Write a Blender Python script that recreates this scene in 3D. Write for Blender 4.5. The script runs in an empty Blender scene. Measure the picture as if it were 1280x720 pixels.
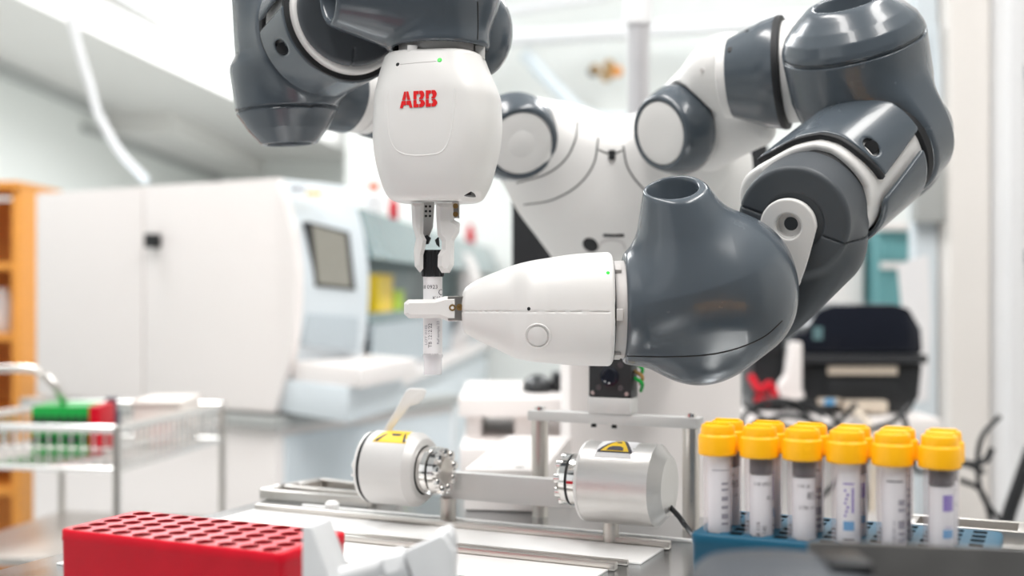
import bpy, bmesh, math, random
import numpy as np
from mathutils import Vector, Matrix
from mathutils.bvhtree import BVHTree

random.seed(7)
C = bpy.context.scene
COL = C.collection
PI = math.pi
# ---------------------------------------------------------------- camera, world, lights, exposure
CZ = 1.073                       # lens height above the floor; the worktop lies 0.173 m below it
F = 1500.0                       # focal length in pixels of a 1280-wide frame
cam_data = bpy.data.cameras.new('camera')
cam = bpy.data.objects.new('camera', cam_data)
COL.objects.link(cam)
cam.location = (0, 0, CZ)
cam.rotation_euler = (PI / 2, 0, 0)
cam_data.sensor_width = 36.0
cam_data.lens = F * 36.0 / 1280.0
cam_data.clip_start = 0.02
cam_data.clip_end = 100
cam_data.dof.use_dof = True
cam_data.dof.focus_distance = 0.72
cam_data.dof.aperture_fstop = 4.9
C.camera = cam

world = bpy.data.worlds.new('world')
C.world = world
world.use_nodes = True
bg = world.node_tree.nodes['Background']
bg.inputs[0].default_value = (0.93, 0.97, 1.0, 1)
bg.inputs[1].default_value = 0.16

def area(name, loc, rot, sx, sy, power, color=(1, 1, 1)):
    l = bpy.data.lights.new(name, 'AREA')
    l.shape = 'RECTANGLE'
    l.size, l.size_y = sx, sy
    l.energy = power
    l.color = color
    o = bpy.data.objects.new(name, l)
    o.location = loc
    o.rotation_euler = rot
    COL.objects.link(o)
    return o

area('ceiling_area_light', (-0.55, 0.1, 2.8), (0, 0, 0), 0.30, 2.4, 85, (1, 0.97, 0.94))
area('ceiling_area_light', (0.75, 0.1, 2.8), (0, 0, 0), 0.30, 2.4, 80, (1, 0.98, 0.95))
area('ceiling_area_light', (-1.3, 3.4, 2.8), (0, 0, 0), 0.5, 2.8, 125, (0.97, 0.99, 1))
area('ceiling_area_light', (1.1, 3.2, 2.8), (0, 0, 0), 0.4, 2.4, 90, (0.98, 0.99, 1))
area('ceiling_area_light', (-1.9, 9.0, 2.8), (0, 0, 0), 0.8, 7.0, 190, (0.98, 0.99, 1))  # extra lamp, added to brighten the deep left of the room
area('front_fill_light', (-2.4, -1.0, 1.75), (math.radians(80), 0, math.radians(-58)), 2.2, 1.5, 16, (0.95, 0.98, 1))  # unseen fill lamp added to light the front, no window here
C.view_settings.view_transform = 'Standard'
C.view_settings.look = 'None'
C.view_settings.gamma = 1.0
C.view_settings.use_curve_mapping = False
C.view_settings.exposure = -0.85

# ---------------------------------------------------------------- frames and units
def P(px, py, Y):
    return np.array([(px - 640.0) * Y / F, Y, CZ - (py - 360.0) * Y / F])
def yw(w):
    return 0.75 + 0.0005 * w
def Q(px, py, w=0.0):            # w counts half-millimetres behind the hands' plane
    return P(px, py, yw(w))
def R(rp, w=0.0):
    return rp * yw(w) / F
def D(dx, dy, dw):               # direction: right, down, away
    v = np.array([dx, dw, -dy], float)
    return v / np.linalg.norm(v)
def nrm(v):
    v = np.asarray(v, float)
    return v / np.linalg.norm(v)
E1 = np.array([0.908, -0.419, 0.0]); E2 = np.array([0.419, 0.908, 0.0]); UZ = np.array([0., 0., 1.])
TZ = CZ - 0.173                  # worktop height
def on_table(px, py, h=0.0):
    Y = F * (0.173 - h) / (py - 360.0)
    return P(px, py, Y)

# ---------------------------------------------------------------- materials
def mat(name, col, rough=0.5, metal=0.0, noise=0.0, nscale=40.0, bump=0.0, bscale=300.0,
        trans=0.0, ior=1.45, alpha=1.0, emit=None, estr=0.0, coat=0.0, stretch=None, spec=0.5):
    m = bpy.data.materials.new(name)
    m.use_nodes = True
    nt = m.node_tree
    b = nt.nodes['Principled BSDF']
    b.inputs['Base Color'].default_value = (*col, 1)
    b.inputs['Roughness'].default_value = rough
    b.inputs['Metallic'].default_value = metal
    b.inputs['IOR'].default_value = ior
    b.inputs['Transmission Weight'].default_value = trans
    b.inputs['Alpha'].default_value = alpha
    b.inputs['Coat Weight'].default_value = coat
    b.inputs['Specular IOR Level'].default_value = spec
    if emit:
        b.inputs['Emission Color'].default_value = (*emit, 1)
        b.inputs['Emission Strength'].default_value = estr
    if noise or bump:
        tc = nt.nodes.new('ShaderNodeTexCoord')
        src = tc.outputs['Object']
        if stretch:
            mp = nt.nodes.new('ShaderNodeMapping')
            mp.inputs['Scale'].default_value = stretch
            nt.links.new(src, mp.inputs[0]); src = mp.outputs[0]
    if noise:
        n = nt.nodes.new('ShaderNodeTexNoise')
        n.inputs['Scale'].default_value = nscale
        n.inputs['Detail'].default_value = 4
        nt.links.new(src, n.inputs['Vector'])
        r = nt.nodes.new('ShaderNodeMapRange')
        r.inputs['To Min'].default_value = 1 - noise
        r.inputs['To Max'].default_value = 1 + noise
        nt.links.new(n.outputs['Fac'], r.inputs['Value'])
        mx = nt.nodes.new('ShaderNodeMix'); mx.data_type = 'RGBA'; mx.blend_type = 'MULTIPLY'
        mx.inputs['Factor'].default_value = 1
        mx.inputs['A'].default_value = (*col, 1)
        nt.links.new(r.outputs[0], mx.inputs['B'])
        nt.links.new(mx.outputs['Result'], b.inputs['Base Color'])
        rr = nt.nodes.new('ShaderNodeMapRange')
        rr.inputs['To Min'].default_value = max(rough - 0.06, 0.02)
        rr.inputs['To Max'].default_value = rough + 0.06
        nt.links.new(n.outputs['Fac'], rr.inputs['Value'])
        nt.links.new(rr.outputs[0], b.inputs['Roughness'])
    if bump:
        n2 = nt.nodes.new('ShaderNodeTexNoise')
        n2.inputs['Scale'].default_value = bscale
        nt.links.new(src, n2.inputs['Vector'])
        bp = nt.nodes.new('ShaderNodeBump')
        bp.inputs['Strength'].default_value = bump
        bp.inputs['Distance'].default_value = 0.0004
        nt.links.new(n2.outputs['Fac'], bp.inputs['Height'])
        nt.links.new(bp.outputs[0], b.inputs['Normal'])
    return m

def frosted(name, col, fac, rough=0.25):         # thin clear plastic: part see-through, part milky
    m = bpy.data.materials.new(name)
    m.use_nodes = True
    nt = m.node_tree
    b = nt.nodes['Principled BSDF']
    b.inputs['Base Color'].default_value = (*col, 1)
    b.inputs['Roughness'].default_value = rough
    t = nt.nodes.new('ShaderNodeBsdfTransparent')
    t.inputs[0].default_value = (0.97, 0.96, 0.97, 1)
    lw = nt.nodes.new('ShaderNodeLayerWeight'); lw.inputs[0].default_value = 0.35
    mr = nt.nodes.new('ShaderNodeMapRange')
    mr.inputs['To Min'].default_value = fac; mr.inputs['To Max'].default_value = min(1, fac + 0.38)
    nt.links.new(lw.outputs['Facing'], mr.inputs['Value'])
    mx = nt.nodes.new('ShaderNodeMixShader')
    nt.links.new(mr.outputs[0], mx.inputs[0])
    nt.links.new(t.outputs[0], mx.inputs[1]); nt.links.new(b.outputs[0], mx.inputs[2])
    nt.links.new(mx.outputs[0], nt.nodes['Material Output'].inputs[0])
    return m

MT = dict(
    white=mat('robot_white', (0.76, 0.75, 0.735), 0.38, noise=0.015, bump=0.05, bscale=1500),
    dark=mat('robot_graphite', (0.072, 0.088, 0.105), 0.25, noise=0.05, bump=0.08, bscale=1800, coat=0.28),
    darkflat=mat('graphite_matt', (0.055, 0.063, 0.072), 0.5, noise=0.06, bump=0.1, bscale=1800),
    grey=mat('collar_grey', (0.56, 0.54, 0.53), 0.4, noise=0.03),
    gap=mat('seam_black', (0.012, 0.013, 0.015), 0.6, noise=0.1),
    black=mat('black_plastic', (0.016, 0.017, 0.019), 0.4, noise=0.1, bump=0.1, bscale=900),
    gloss=mat('black_gloss', (0.012, 0.014, 0.022), 0.12, noise=0.05),
    red_logo=mat('logo_red', (0.72, 0.012, 0.015), 0.4, noise=0.03),
    led=mat('indicator_green', (0.02, 0.5, 0.04), 0.3, emit=(0.03, 0.9, 0.08), estr=0.6),
    alu=mat('aluminium', (0.66, 0.645, 0.63), 0.36, 0.75, noise=0.05, nscale=80, stretch=(1, 1, 40), bump=0.1),
    alumatt=mat('aluminium_matt', (0.66, 0.65, 0.64), 0.5, 0.35, noise=0.03, nscale=90, bump=0.08),
    steel=mat('brushed_steel', (0.62, 0.585, 0.55), 0.30, 1.0, noise=0.02, nscale=120, stretch=(1, 30, 1)),
    sheet=mat('grey_steel_sheet', (0.20, 0.195, 0.19), 0.45, 0.85, noise=0.12, nscale=60, bump=0.1),
    chrome=mat('chrome', (0.78, 0.76, 0.74), 0.10, 1.0, noise=0.04),
    plate=mat('steel_plate', (0.62, 0.64, 0.65), 0.2, 1.0, noise=0.06, nscale=25),
    tray=mat('white_tray', (0.84, 0.83, 0.82), 0.3, noise=0.02),
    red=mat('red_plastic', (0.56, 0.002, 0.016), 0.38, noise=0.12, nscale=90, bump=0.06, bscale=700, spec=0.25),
    redshade=mat('red_well_shade', (0.30, 0.004, 0.010), 0.5, noise=0.05),  # darker copy of the rack red, shade inside the wells put into the colour
    blue=mat('blue_plastic', (0.004, 0.075, 0.135), 0.45, noise=0.06, nscale=70, spec=0.3),
    yellow=mat('yellow_cap', (0.95, 0.46, 0.003), 0.4, noise=0.03, nscale=90),
    warn=mat('warning_yellow', (0.92, 0.60, 0.01), 0.4, noise=0.03),
    paper=mat('label_white', (0.86, 0.85, 0.86), 0.55, noise=0.015),
    ink=mat('print_ink', (0.05, 0.045, 0.06), 0.6, noise=0.05),
    inkgrey=mat('print_grey', (0.30, 0.29, 0.34), 0.6, noise=0.05),
    violet=mat('print_violet', (0.20, 0.12, 0.50), 0.5, noise=0.05),
    sky=mat('print_blue', (0.08, 0.32, 0.60), 0.5, noise=0.05),
    plug=mat('dark_tube_plug', (0.055, 0.045, 0.05), 0.4, noise=0.1),
    clear=frosted('clear_tube', (0.90, 0.83, 0.85), 0.10),
    clear2=frosted('clear_vial', (0.90, 0.89, 0.91), 0.45),
    gw=mat('clamp_white', (0.60, 0.61, 0.62), 0.38, noise=0.02, bump=0.06, bscale=900),
    shell=mat('instrument_cream', (0.90, 0.85, 0.83), 0.45, noise=0.01, nscale=8),
    shellblue=mat('instrument_bluewhite', (0.70, 0.76, 0.80), 0.4, noise=0.01, nscale=8),
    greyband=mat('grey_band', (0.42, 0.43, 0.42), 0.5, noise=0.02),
    tealglass=mat('teal_glass', (0.13, 0.22, 0.235), 0.15, noise=0.06, nscale=5),
    teal=mat('teal_paint', (0.14, 0.36, 0.38), 0.4, noise=0.05, nscale=6),
    screen=mat('screen_olive', (0.30, 0.29, 0.25), 0.15, noise=0.05),
    wood=mat('orange_wood', (0.76, 0.31, 0.055), 0.5, noise=0.15, nscale=14, stretch=(1, 1, 12)),
    wall=mat('wall_paint', (0.80, 0.815, 0.79), 0.7, noise=0.01, nscale=3),
    wallwarm=mat('wall_cream', (0.86, 0.84, 0.81), 0.6, noise=0.01, nscale=3),
    ceil=mat('ceiling_paint', (0.86, 0.88, 0.90), 0.7, noise=0.01, nscale=3),
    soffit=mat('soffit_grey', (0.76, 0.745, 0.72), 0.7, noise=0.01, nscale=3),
    floor=mat('floor_vinyl', (0.55, 0.56, 0.56), 0.35, noise=0.06, nscale=6),
    green=mat('green_plastic', (0.005, 0.33, 0.05), 0.4, noise=0.05),
    brightyellow=mat('bright_yellow', (0.95, 0.66, 0.015), 0.45, noise=0.04),
    lime=mat('lime_plastic', (0.55, 0.80, 0.03), 0.45, noise=0.04),
    brass=mat('brass', (0.42, 0.26, 0.10), 0.35, 0.8, noise=0.1),
    cream=mat('cream_plastic', (0.66, 0.57, 0.47), 0.5, noise=0.03),
    sheet_plastic=mat('housing_bluegrey', (0.040, 0.046, 0.055), 0.5, noise=0.04),
    polegrey=mat('pole_aluminium', (0.66, 0.65, 0.67), 0.35, 0.6, noise=0.02),
    polewhite=mat('enamel_white', (0.84, 0.84, 0.85), 0.3, noise=0.01),
    shellblue2=mat('recess_bluegrey', (0.47, 0.53, 0.57), 0.4, noise=0.01, nscale=8),
    teal2=mat('hood_greyteal', (0.20, 0.28, 0.29), 0.3, noise=0.04, nscale=6),
    orangecap=mat('orange_cap', (0.75, 0.14, 0.02), 0.4, noise=0.04),
    chrome2=mat('chromed_wire', (0.80, 0.78, 0.76), 0.2, 0.9, noise=0.03),
    cream2=mat('pale_card', (0.80, 0.74, 0.69), 0.6, noise=0.03),
    gap2=mat('smoked_plastic', (0.06, 0.07, 0.10), 0.4, noise=0.1),
    sheet_dark=mat('graphite_band', (0.035, 0.036, 0.040), 0.4, noise=0.1),
    creamwall=mat('cabinet_cream', (0.84, 0.80, 0.76), 0.5, noise=0.01, nscale=6),
    lightpanel=mat('lamp_diffuser', (0.9, 0.9, 0.9), 0.5, noise=0.01, emit=(0.95, 0.98, 1), estr=1.7),
)

# ---------------------------------------------------------------- objects
def origin_of(o):
    v = np.zeros(3)
    while o is not None:
        v += np.array(o.location); o = o.parent
    return v
def tag(o, label=None, cat=None, group=None, kind=None):
    if label: o['label'] = label
    if cat: o['category'] = cat
    if group: o['group'] = group
    if kind: o['kind'] = kind
    return o
def thing(name, loc, label, cat, group=None):
    o = bpy.data.objects.new(name, None)
    o.empty_display_size = 0.02
    o.location = [float(x) for x in loc]
    COL.objects.link(o)
    return tag(o, label, cat, group)
def link_mesh(name, verts, faces, m, parent=None, smooth=True, angle=35, bevel=0.0, seg=2):
    me = bpy.data.meshes.new(name)
    verts = np.asarray(verts, float)
    loc = None
    if parent is not None:
        verts = verts - origin_of(parent)
    else:
        loc = np.array([(verts[:, 0].min() + verts[:, 0].max()) / 2, (verts[:, 1].min() + verts[:, 1].max()) / 2, verts[:, 2].min()])
        verts = verts - loc
    me.from_pydata([tuple(v) for v in verts], [], [tuple(int(i) for i in f) for f in faces])
    if bevel > 0:
        bm = bmesh.new(); bm.from_mesh(me)
        bmesh.ops.recalc_face_normals(bm, faces=bm.faces)
        es = [e for e in bm.edges if len(e.link_faces) == 2 and e.calc_face_angle(0) > math.radians(25)]
        bmesh.ops.bevel(bm, geom=es, offset=bevel, segments=seg, profile=0.6, affect='EDGES', clamp_overlap=True)
        bm.to_mesh(me); bm.free()
    else:
        bm = bmesh.new(); bm.from_mesh(me)
        bmesh.ops.recalc_face_normals(bm, faces=bm.faces)
        bm.to_mesh(me); bm.free()
    if smooth:
        me.shade_smooth()
        me.set_sharp_from_angle(angle=math.radians(angle))
    me.materials.append(m)
    o = bpy.data.objects.new(name, me)
    if loc is not None: o.location = [float(x) for x in loc]
    COL.objects.link(o)
    if parent is not None: o.parent = parent
    return o
def copy_tree(o, parent=None):
    c = o.copy(); COL.objects.link(c)
    if parent is not None: c.parent = parent
    for ch in list(o.children): copy_tree(ch, c)
    return c

class MB:
    """collects shapes, then links them as one mesh object (coordinates are the room's)"""
    def __init__(s): s.v = []; s.f = []
    def add(s, v, f):
        n = len(s.v); s.v += [tuple(map(float, x)) for x in v]; s.f += [tuple(i + n for i in q) for q in f]; return s
    def box(s, c, half, ax=(None, None, None)):
        c = np.asarray(c, float)
        X = np.array([1., 0, 0]) if ax[0] is None else np.asarray(ax[0]); Y = np.array([0., 1, 0]) if ax[1] is None else np.asarray(ax[1]); Z = UZ if ax[2] is None else np.asarray(ax[2])
        v = [c + X * half[0] * i + Y * half[1] * j + Z * half[2] * k for i in (-1, 1) for j in (-1, 1) for k in (-1, 1)]
        return s.add(v, [(0, 1, 3, 2), (4, 6, 7, 5), (0, 4, 5, 1), (2, 3, 7, 6), (0, 2, 6, 4), (1, 5, 7, 3)])
    def prism(s, pts, depth):                       # a planar outline pushed along a vector
        n = len(pts); d = np.asarray(depth, float)
        v = [np.asarray(p, float) for p in pts] + [np.asarray(p, float) + d for p in pts]
        return s.add(v, [tuple(range(n)), tuple(range(2 * n - 1, n - 1, -1))] + [(i, (i + 1) % n, n + (i + 1) % n, n + i) for i in range(n)])
    def lathe(s, c, axis, prof, seg=40, cap=True, a0=0.0, a1=2 * PI, up=None):
        c = np.asarray(c, float); u = nrm(axis)
        ref = UZ if up is None else np.asarray(up)
        if abs(np.dot(u, ref)) > 0.95: ref = np.array([1., 0, 0])
        x = nrm(ref - u * np.dot(ref, u)); y = np.cross(u, x)
        full = abs(a1 - a0 - 2 * PI) < 1e-6
        n = seg if full else seg + 1
        v = []; f = []
        for t, r in prof:
            for i in range(n):
                a = a0 + (a1 - a0) * i / seg
                v.append(c + u * t + (x * math.cos(a) + y * math.sin(a)) * r)
        for k in range(len(prof) - 1):
            for i in range(seg):
                j = (i + 1) % n
                f.append((k * n + i, k * n + j, (k + 1) * n + j, (k + 1) * n + i))
        if cap and full:
            if prof[0][1] > 1e-9: f.append(tuple(range(n - 1, -1, -1)))
            if prof[-1][1] > 1e-9: f.append(tuple((len(prof) - 1) * n + i for i in range(n)))
        return s.add(v, f)
    def cyl(s, a, b, r, seg=24, ch=0.0):
        a = np.asarray(a, float); b = np.asarray(b, float); L = np.linalg.norm(b - a)
        pr = [(0, r), (L, r)] if not ch else [(0, r - ch), (ch, r), (L - ch, r), (L, r - ch)]
        return s.lathe(a, b - a, pr, seg)
    def tube(s, path, r, seg=8):
        p = [np.asarray(q, float) for q in path]; n = len(p)
        v = []; f = []
        t0 = nrm(p[1] - p[0]); ref = UZ if abs(t0[2]) < 0.9 else np.array([1., 0, 0])
        x = nrm(ref - t0 * np.dot(ref, t0))
        for i in range(n):
            t = nrm(p[min(i + 1, n - 1)] - p[max(i - 1, 0)])
            x = nrm(x - t * np.dot(x, t)); y = np.cross(t, x)
            rr = r[i] if hasattr(r, '__len__') else r
            for k in range(seg):
                a = 2 * PI * k / seg
                v.append(p[i] + (x * math.cos(a) + y * math.sin(a)) * rr)
        for i in range(n - 1):
            for k in range(seg):
                j = (k + 1) % seg
                f.append((i * seg + k, i * seg + j, (i + 1) * seg + j, (i + 1) * seg + k))
        f.append(tuple(range(seg - 1, -1, -1))); f.append(tuple((n - 1) * seg + k for k in range(seg)))
        return s.add(v, f)
    def xf(s, fn): s.v = [tuple(fn(np.array(v))) for v in s.v]; return s
    def build(s, name, m, parent=None, **k):
        return link_mesh(name, s.v, s.f, m, parent, **k)

def spline(pts, n=12):                              # Catmull-Rom through points
    p = [np.asarray(q, float) for q in pts]
    p = [2 * p[0] - p[1]] + p + [2 * p[-1] - p[-2]]
    out = []
    for i in range(1, len(p) - 2):
        for k in range(n):
            t = k / n
            out.append(0.5 * ((2 * p[i]) + (-p[i - 1] + p[i + 1]) * t + (2 * p[i - 1] - 5 * p[i] + 4 * p[i + 1] - p[i + 2]) * t * t + (-p[i - 1] + 3 * p[i] - 3 * p[i + 1] + p[i + 2]) * t ** 3))
    out.append(p[-2])
    return out

# ---------------------------------------------------------------- smooth solids: signed distance fields meshed by surface nets
def ln(v): return np.sqrt(np.einsum('ij,ij->i', v, v))
def s_cone(a, b, r1, r2):
    a = np.asarray(a); ba = np.asarray(b) - a; L2 = ba @ ba
    def f(p):
        q = p - a; t = np.clip(q @ ba / L2, 0, 1)
        return ln(q - t[:, None] * ba) - (r1 + (r2 - r1) * t)
    return f
def s_cyl(a, b, r1, r2=None, rnd=0.002):
    a = np.asarray(a); ba = np.asarray(b) - a; L = np.linalg.norm(ba); u = ba / L
    r2 = r1 if r2 is None else r2
    cs = L / math.hypot(L, r2 - r1)
    def f(p):
        q = p - a; t = q @ u
        rad = ln(q - t[:, None] * u)
        tt = np.clip(t / L, -0.2, 1.2)
        dx = (rad - (r1 + (r2 - r1) * tt)) * cs + rnd
        dy = np.abs(t - L / 2) - (L / 2 - rnd)
        return np.minimum(np.maximum(dx, dy), 0) + np.hypot(np.maximum(dx, 0), np.maximum(dy, 0)) - rnd
    return f
def s_lathe(c, axis, prof):                         # radius as a smooth function of the axis coordinate
    c = np.asarray(c); u = nrm(axis); T = np.array([x for x, _ in prof]); RR = np.array([y for _, y in prof])
    def f(p):
        q = p - c; t = q @ u; rad = ln(q - t[:, None] * u)
        r = np.interp(t, T, RR)
        return np.maximum((rad - r) * 0.8, np.maximum(T[0] - t, t - T[-1]))
    return f
def s_ell(c, rad, ax=None):
    c = np.asarray(c); rad = np.asarray(rad, float)
    A = np.eye(3) if ax is None else np.array([nrm(x) for x in ax])
    def f(p):
        q = (p - c) @ A.T
        k0 = ln(q / rad); k1 = ln(q / rad ** 2) + 1e-9
        return k0 * (k0 - 1) / k1
    return f
def s_box(c, half, ax=None, rnd=0.002):
    c = np.asarray(c); half = np.asarray(half, float)
    A = np.eye(3) if ax is None else np.array([nrm(x) for x in ax])
    def f(p):
        q = np.abs((p - c) @ A.T) - half + rnd
        return ln(np.maximum(q, 0)) + np.minimum(q.max(axis=1), 0) - rnd
    return f
def s_plane(c, n):                                  # inside = behind the plane
    c = np.asarray(c); n = nrm(n)
    return lambda p: (p - c) @ n
def s_loft(c, u, x, y, st, expo=2.6):               # stations: (t, cx, cy, hx, hy) along u
    c = np.asarray(c); T = np.array([s[0] for s in st])
    tt = np.linspace(T[0], T[-1], 200)
    def smooth(col):
        v = np.array([s[col] for s in st]); m = np.gradient(v, T)
        i = np.clip(np.searchsorted(T, tt) - 1, 0, len(T) - 2)
        h = T[i + 1] - T[i]; s = (tt - T[i]) / h
        return (2*s**3-3*s**2+1)*v[i] + (s**3-2*s**2+s)*h*m[i] + (-2*s**3+3*s**2)*v[i+1] + (s**3-s**2)*h*m[i+1]
    cx, cy, hx, hy = (smooth(k) for k in (1, 2, 3, 4))
    def f(p):
        q = p - c; t = q @ u
        a = np.abs(q @ x - np.interp(t, tt, cx)); b = np.abs(q @ y - np.interp(t, tt, cy))
        A = np.interp(t, tt, hx); B = np.interp(t, tt, hy)
        k = ((a / A) ** expo + (b / B) ** expo + 1e-12) ** (1 / expo)
        d = (k - 1) * np.minimum(A, B) * 0.85
        e = np.maximum(T[0] - t, t - T[-1])
        rnd = 0.003
        dx = d + rnd; dy = e + rnd
        return np.minimum(np.maximum(dx, dy), 0) + np.hypot(np.maximum(dx, 0), np.maximum(dy, 0)) - rnd
    return f
def smin(k, *fs):
    def f(p):
        d = fs[0](p)
        for g in fs[1:]:
            e = g(p); h = np.maximum(k - np.abs(d - e), 0) / k
            d = np.minimum(d, e) - h * h * k * 0.25
        return d
    return f
def smax(k, *fs):
    def f(p):
        d = fs[0](p)
        for g in fs[1:]:
            e = g(p)
            if k > 0:
                h = np.maximum(k - np.abs(d - e), 0) / k
                d = np.maximum(d, e) + h * h * k * 0.25
            else: d = np.maximum(d, e)
        return d
    return f
def neg(g): return lambda p: -g(p)
def cut(f, g, k=0.001): return smax(k, f, neg(g))
def groove(f, plane, w=0.0009, depth=0.0012, side=None):   # a moulded seam where a plane crosses the skin
    def g(p):
        d = f(p)
        s = np.maximum(np.abs(plane(p)) - w, -(d + depth))
        if side is not None: s = np.maximum(s, side(p))
        return np.maximum(d, -s)
    return g

def sdf_mesh(f, lo, hi, h):
    lo = np.asarray(lo, float); hi = np.asarray(hi, float)
    B = 6
    nb = np.ceil((hi - lo) / (h * B)).astype(int)
    n = nb * B + 1
    bc = np.stack(np.meshgrid(*[np.arange(k) for k in nb], indexing='ij'), -1).reshape(-1, 3)
    cen = lo + (bc + 0.5) * B * h
    d = f(cen)
    val = np.empty(n, np.float32)
    big = np.repeat(np.repeat(np.repeat(np.sign(d).reshape(nb), B, 0), B, 1), B, 2) * 9.0
    val[:] = 9.0
    val[:-1, :-1, :-1] = big
    near = bc[np.abs(d) < B * h * 1.6 + 0.003]
    loc = np.stack(np.meshgrid(*[np.arange(B + 1)] * 3, indexing='ij'), -1).reshape(-1, 3)
    for i in range(0, len(near), 400):
        idx = (near[i:i + 400, None, :] * B + loc[None]).reshape(-1, 3)
        val[idx[:, 0], idx[:, 1], idx[:, 2]] = f(lo + idx * h)
    ins = val < 0
    cn = np.zeros(n - 1, np.int8)
    corners = [(i, j, k) for i in (0, 1) for j in (0, 1) for k in (0, 1)]
    for (i, j, k) in corners:
        cn += ins[i:n[0] - 1 + i, j:n[1] - 1 + j, k:n[2] - 1 + k]
    act = np.argwhere((cn > 0) & (cn < 8))
    cid = np.full(n - 1, -1, np.int64)
    cid[act[:, 0], act[:, 1], act[:, 2]] = np.arange(len(act))
    pos = np.zeros((len(act), 3)); cnt = np.zeros(len(act))
    cv = {c: val[act[:, 0] + c[0], act[:, 1] + c[1], act[:, 2] + c[2]] for c in corners}
    for a in corners:
        for ax in range(3):
            if a[ax] == 0:
                b = list(a); b[ax] = 1; b = tuple(b)
                va, vb = cv[a], cv[b]
                m = (va < 0) != (vb < 0)
                t = np.where(m, va / np.where(m, va - vb, 1), 0)
                q = np.tile(np.array(a, float), (len(act), 1)); q[:, ax] = t
                pos[m] += q[m]; cnt[m] += 1
    v = lo + (act + pos / cnt[:, None]) * h
    faces = []
    for ax in range(3):
        o1, o2 = [(1, 2), (2, 0), (0, 1)][ax]
        sl0 = [slice(None)] * 3; sl1 = [slice(None)] * 3
        sl0[ax] = slice(0, n[ax] - 1); sl1[ax] = slice(1, n[ax])
        a, b = ins[tuple(sl0)], ins[tuple(sl1)]
        e = np.argwhere(a != b)
        ok = (e[:, o1] > 0) & (e[:, o2] > 0) & (e[:, o1] < n[o1] - 1) & (e[:, o2] < n[o2] - 1)
        e = e[ok]
        s = a[e[:, 0], e[:, 1], e[:, 2]]
        def cell(d1, d2):
            q = e.copy(); q[:, o1] += d1; q[:, o2] += d2
            return cid[q[:, 0], q[:, 1], q[:, 2]]
        quad = np.stack([cell(-1, -1), cell(0, -1), cell(0, 0), cell(-1, 0)], 1)
        quad[~s] = quad[~s][:, ::-1]
        faces.append(quad)
    faces = np.concatenate(faces); faces = faces[(faces >= 0).all(1)]
    for _ in range(3):                              # settle the vertices on the true surface
        d = f(v); g = np.empty_like(v); ep = h * 0.3
        for ax in range(3):
            q = v.copy(); q[:, ax] += ep
            g[:, ax] = (f(q) - d) / ep
        g2 = np.maximum((g * g).sum(1), 0.2)
        st = -(d / g2)[:, None] * g
        l = ln(st); st *= np.minimum(1, 0.5 * h / np.maximum(l, 1e-12))[:, None]
        v = v + st
    return v, faces
BV = {}
def solid(name, f, lo, hi, m, parent, h=0.0009, key=None):
    v, q = sdf_mesh(f, lo, hi, h)
    me = bpy.data.meshes.new(name)
    org = origin_of(parent) if parent is not None else np.zeros(3)
    vv = (v - org).astype(np.float32)
    me.vertices.add(len(vv)); me.vertices.foreach_set('co', vv.ravel())
    me.loops.add(len(q) * 4); me.loops.foreach_set('vertex_index', q.ravel().astype(np.int32))
    me.polygons.add(len(q)); me.polygons.foreach_set('loop_start', np.arange(len(q), dtype=np.int32) * 4)
    me.update(calc_edges=True); me.validate()
    me.shade_smooth()
    me.materials.append(m)
    o = bpy.data.objects.new(name, me); COL.objects.link(o)
    if parent is not None: o.parent = parent
    if key: BV[key] = BVHTree.FromPolygons([Vector(x) for x in v], [tuple(int(i) for i in x) for x in q])
    return o
def bounds(*pts, pad=0.01):
    a = np.array(pts); return a.min(0) - pad, a.max(0) + pad
EYE = np.array([0, 0, CZ])
def skin(key, px, py):                              # the point of a part's skin seen along a sight line, and its normal
    d = Vector(nrm(P(px, py, 1.0) - EYE))
    h = BV[key].ray_cast(Vector(EYE), d)
    if h[0] is None: return None, None
    return np.array(h[0]), np.array(h[1])
def seam(name, key, pts, r, m, parent, n=10, sink=0.3):
    q = []
    for (x, y) in [tuple(t) for t in spline([(a, b) for a, b in pts], n)]:
        p, nn = skin(key, x, y)
        if p is not None: q.append(p - nn * r * sink)
    return MB().tube(q, r, 6).build(name, m, parent)
def stud(name, key, px, py, r, height, m, parent, seg=20, ch=0.0003):
    p, nn = skin(key, px, py)
    return MB().lathe(p - nn * 0.001, nn, [(0, r), (0.001 + height - ch, r), (0.001 + height, r - ch)], seg).build(name, m, parent)
def flat_text(s, size, extrude=0.0, spacing=1.0):
    cu = bpy.data.curves.new('t', 'FONT'); cu.body = s; cu.size = size; cu.extrude = extrude; cu.space_character = spacing
    cu.resolution_u = 2
    o = bpy.data.objects.new('t', cu); COL.objects.link(o)
    dg = bpy.context.evaluated_depsgraph_get(); dg.update()
    me = o.evaluated_get(dg).to_mesh()
    v = [tuple(x.co) for x in me.vertices]; f = [tuple(p.vertices) for p in me.polygons]
    o.evaluated_get(dg).to_mesh_clear()
    bpy.data.objects.remove(o); bpy.data.curves.remove(cu)
    return v, f
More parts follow.
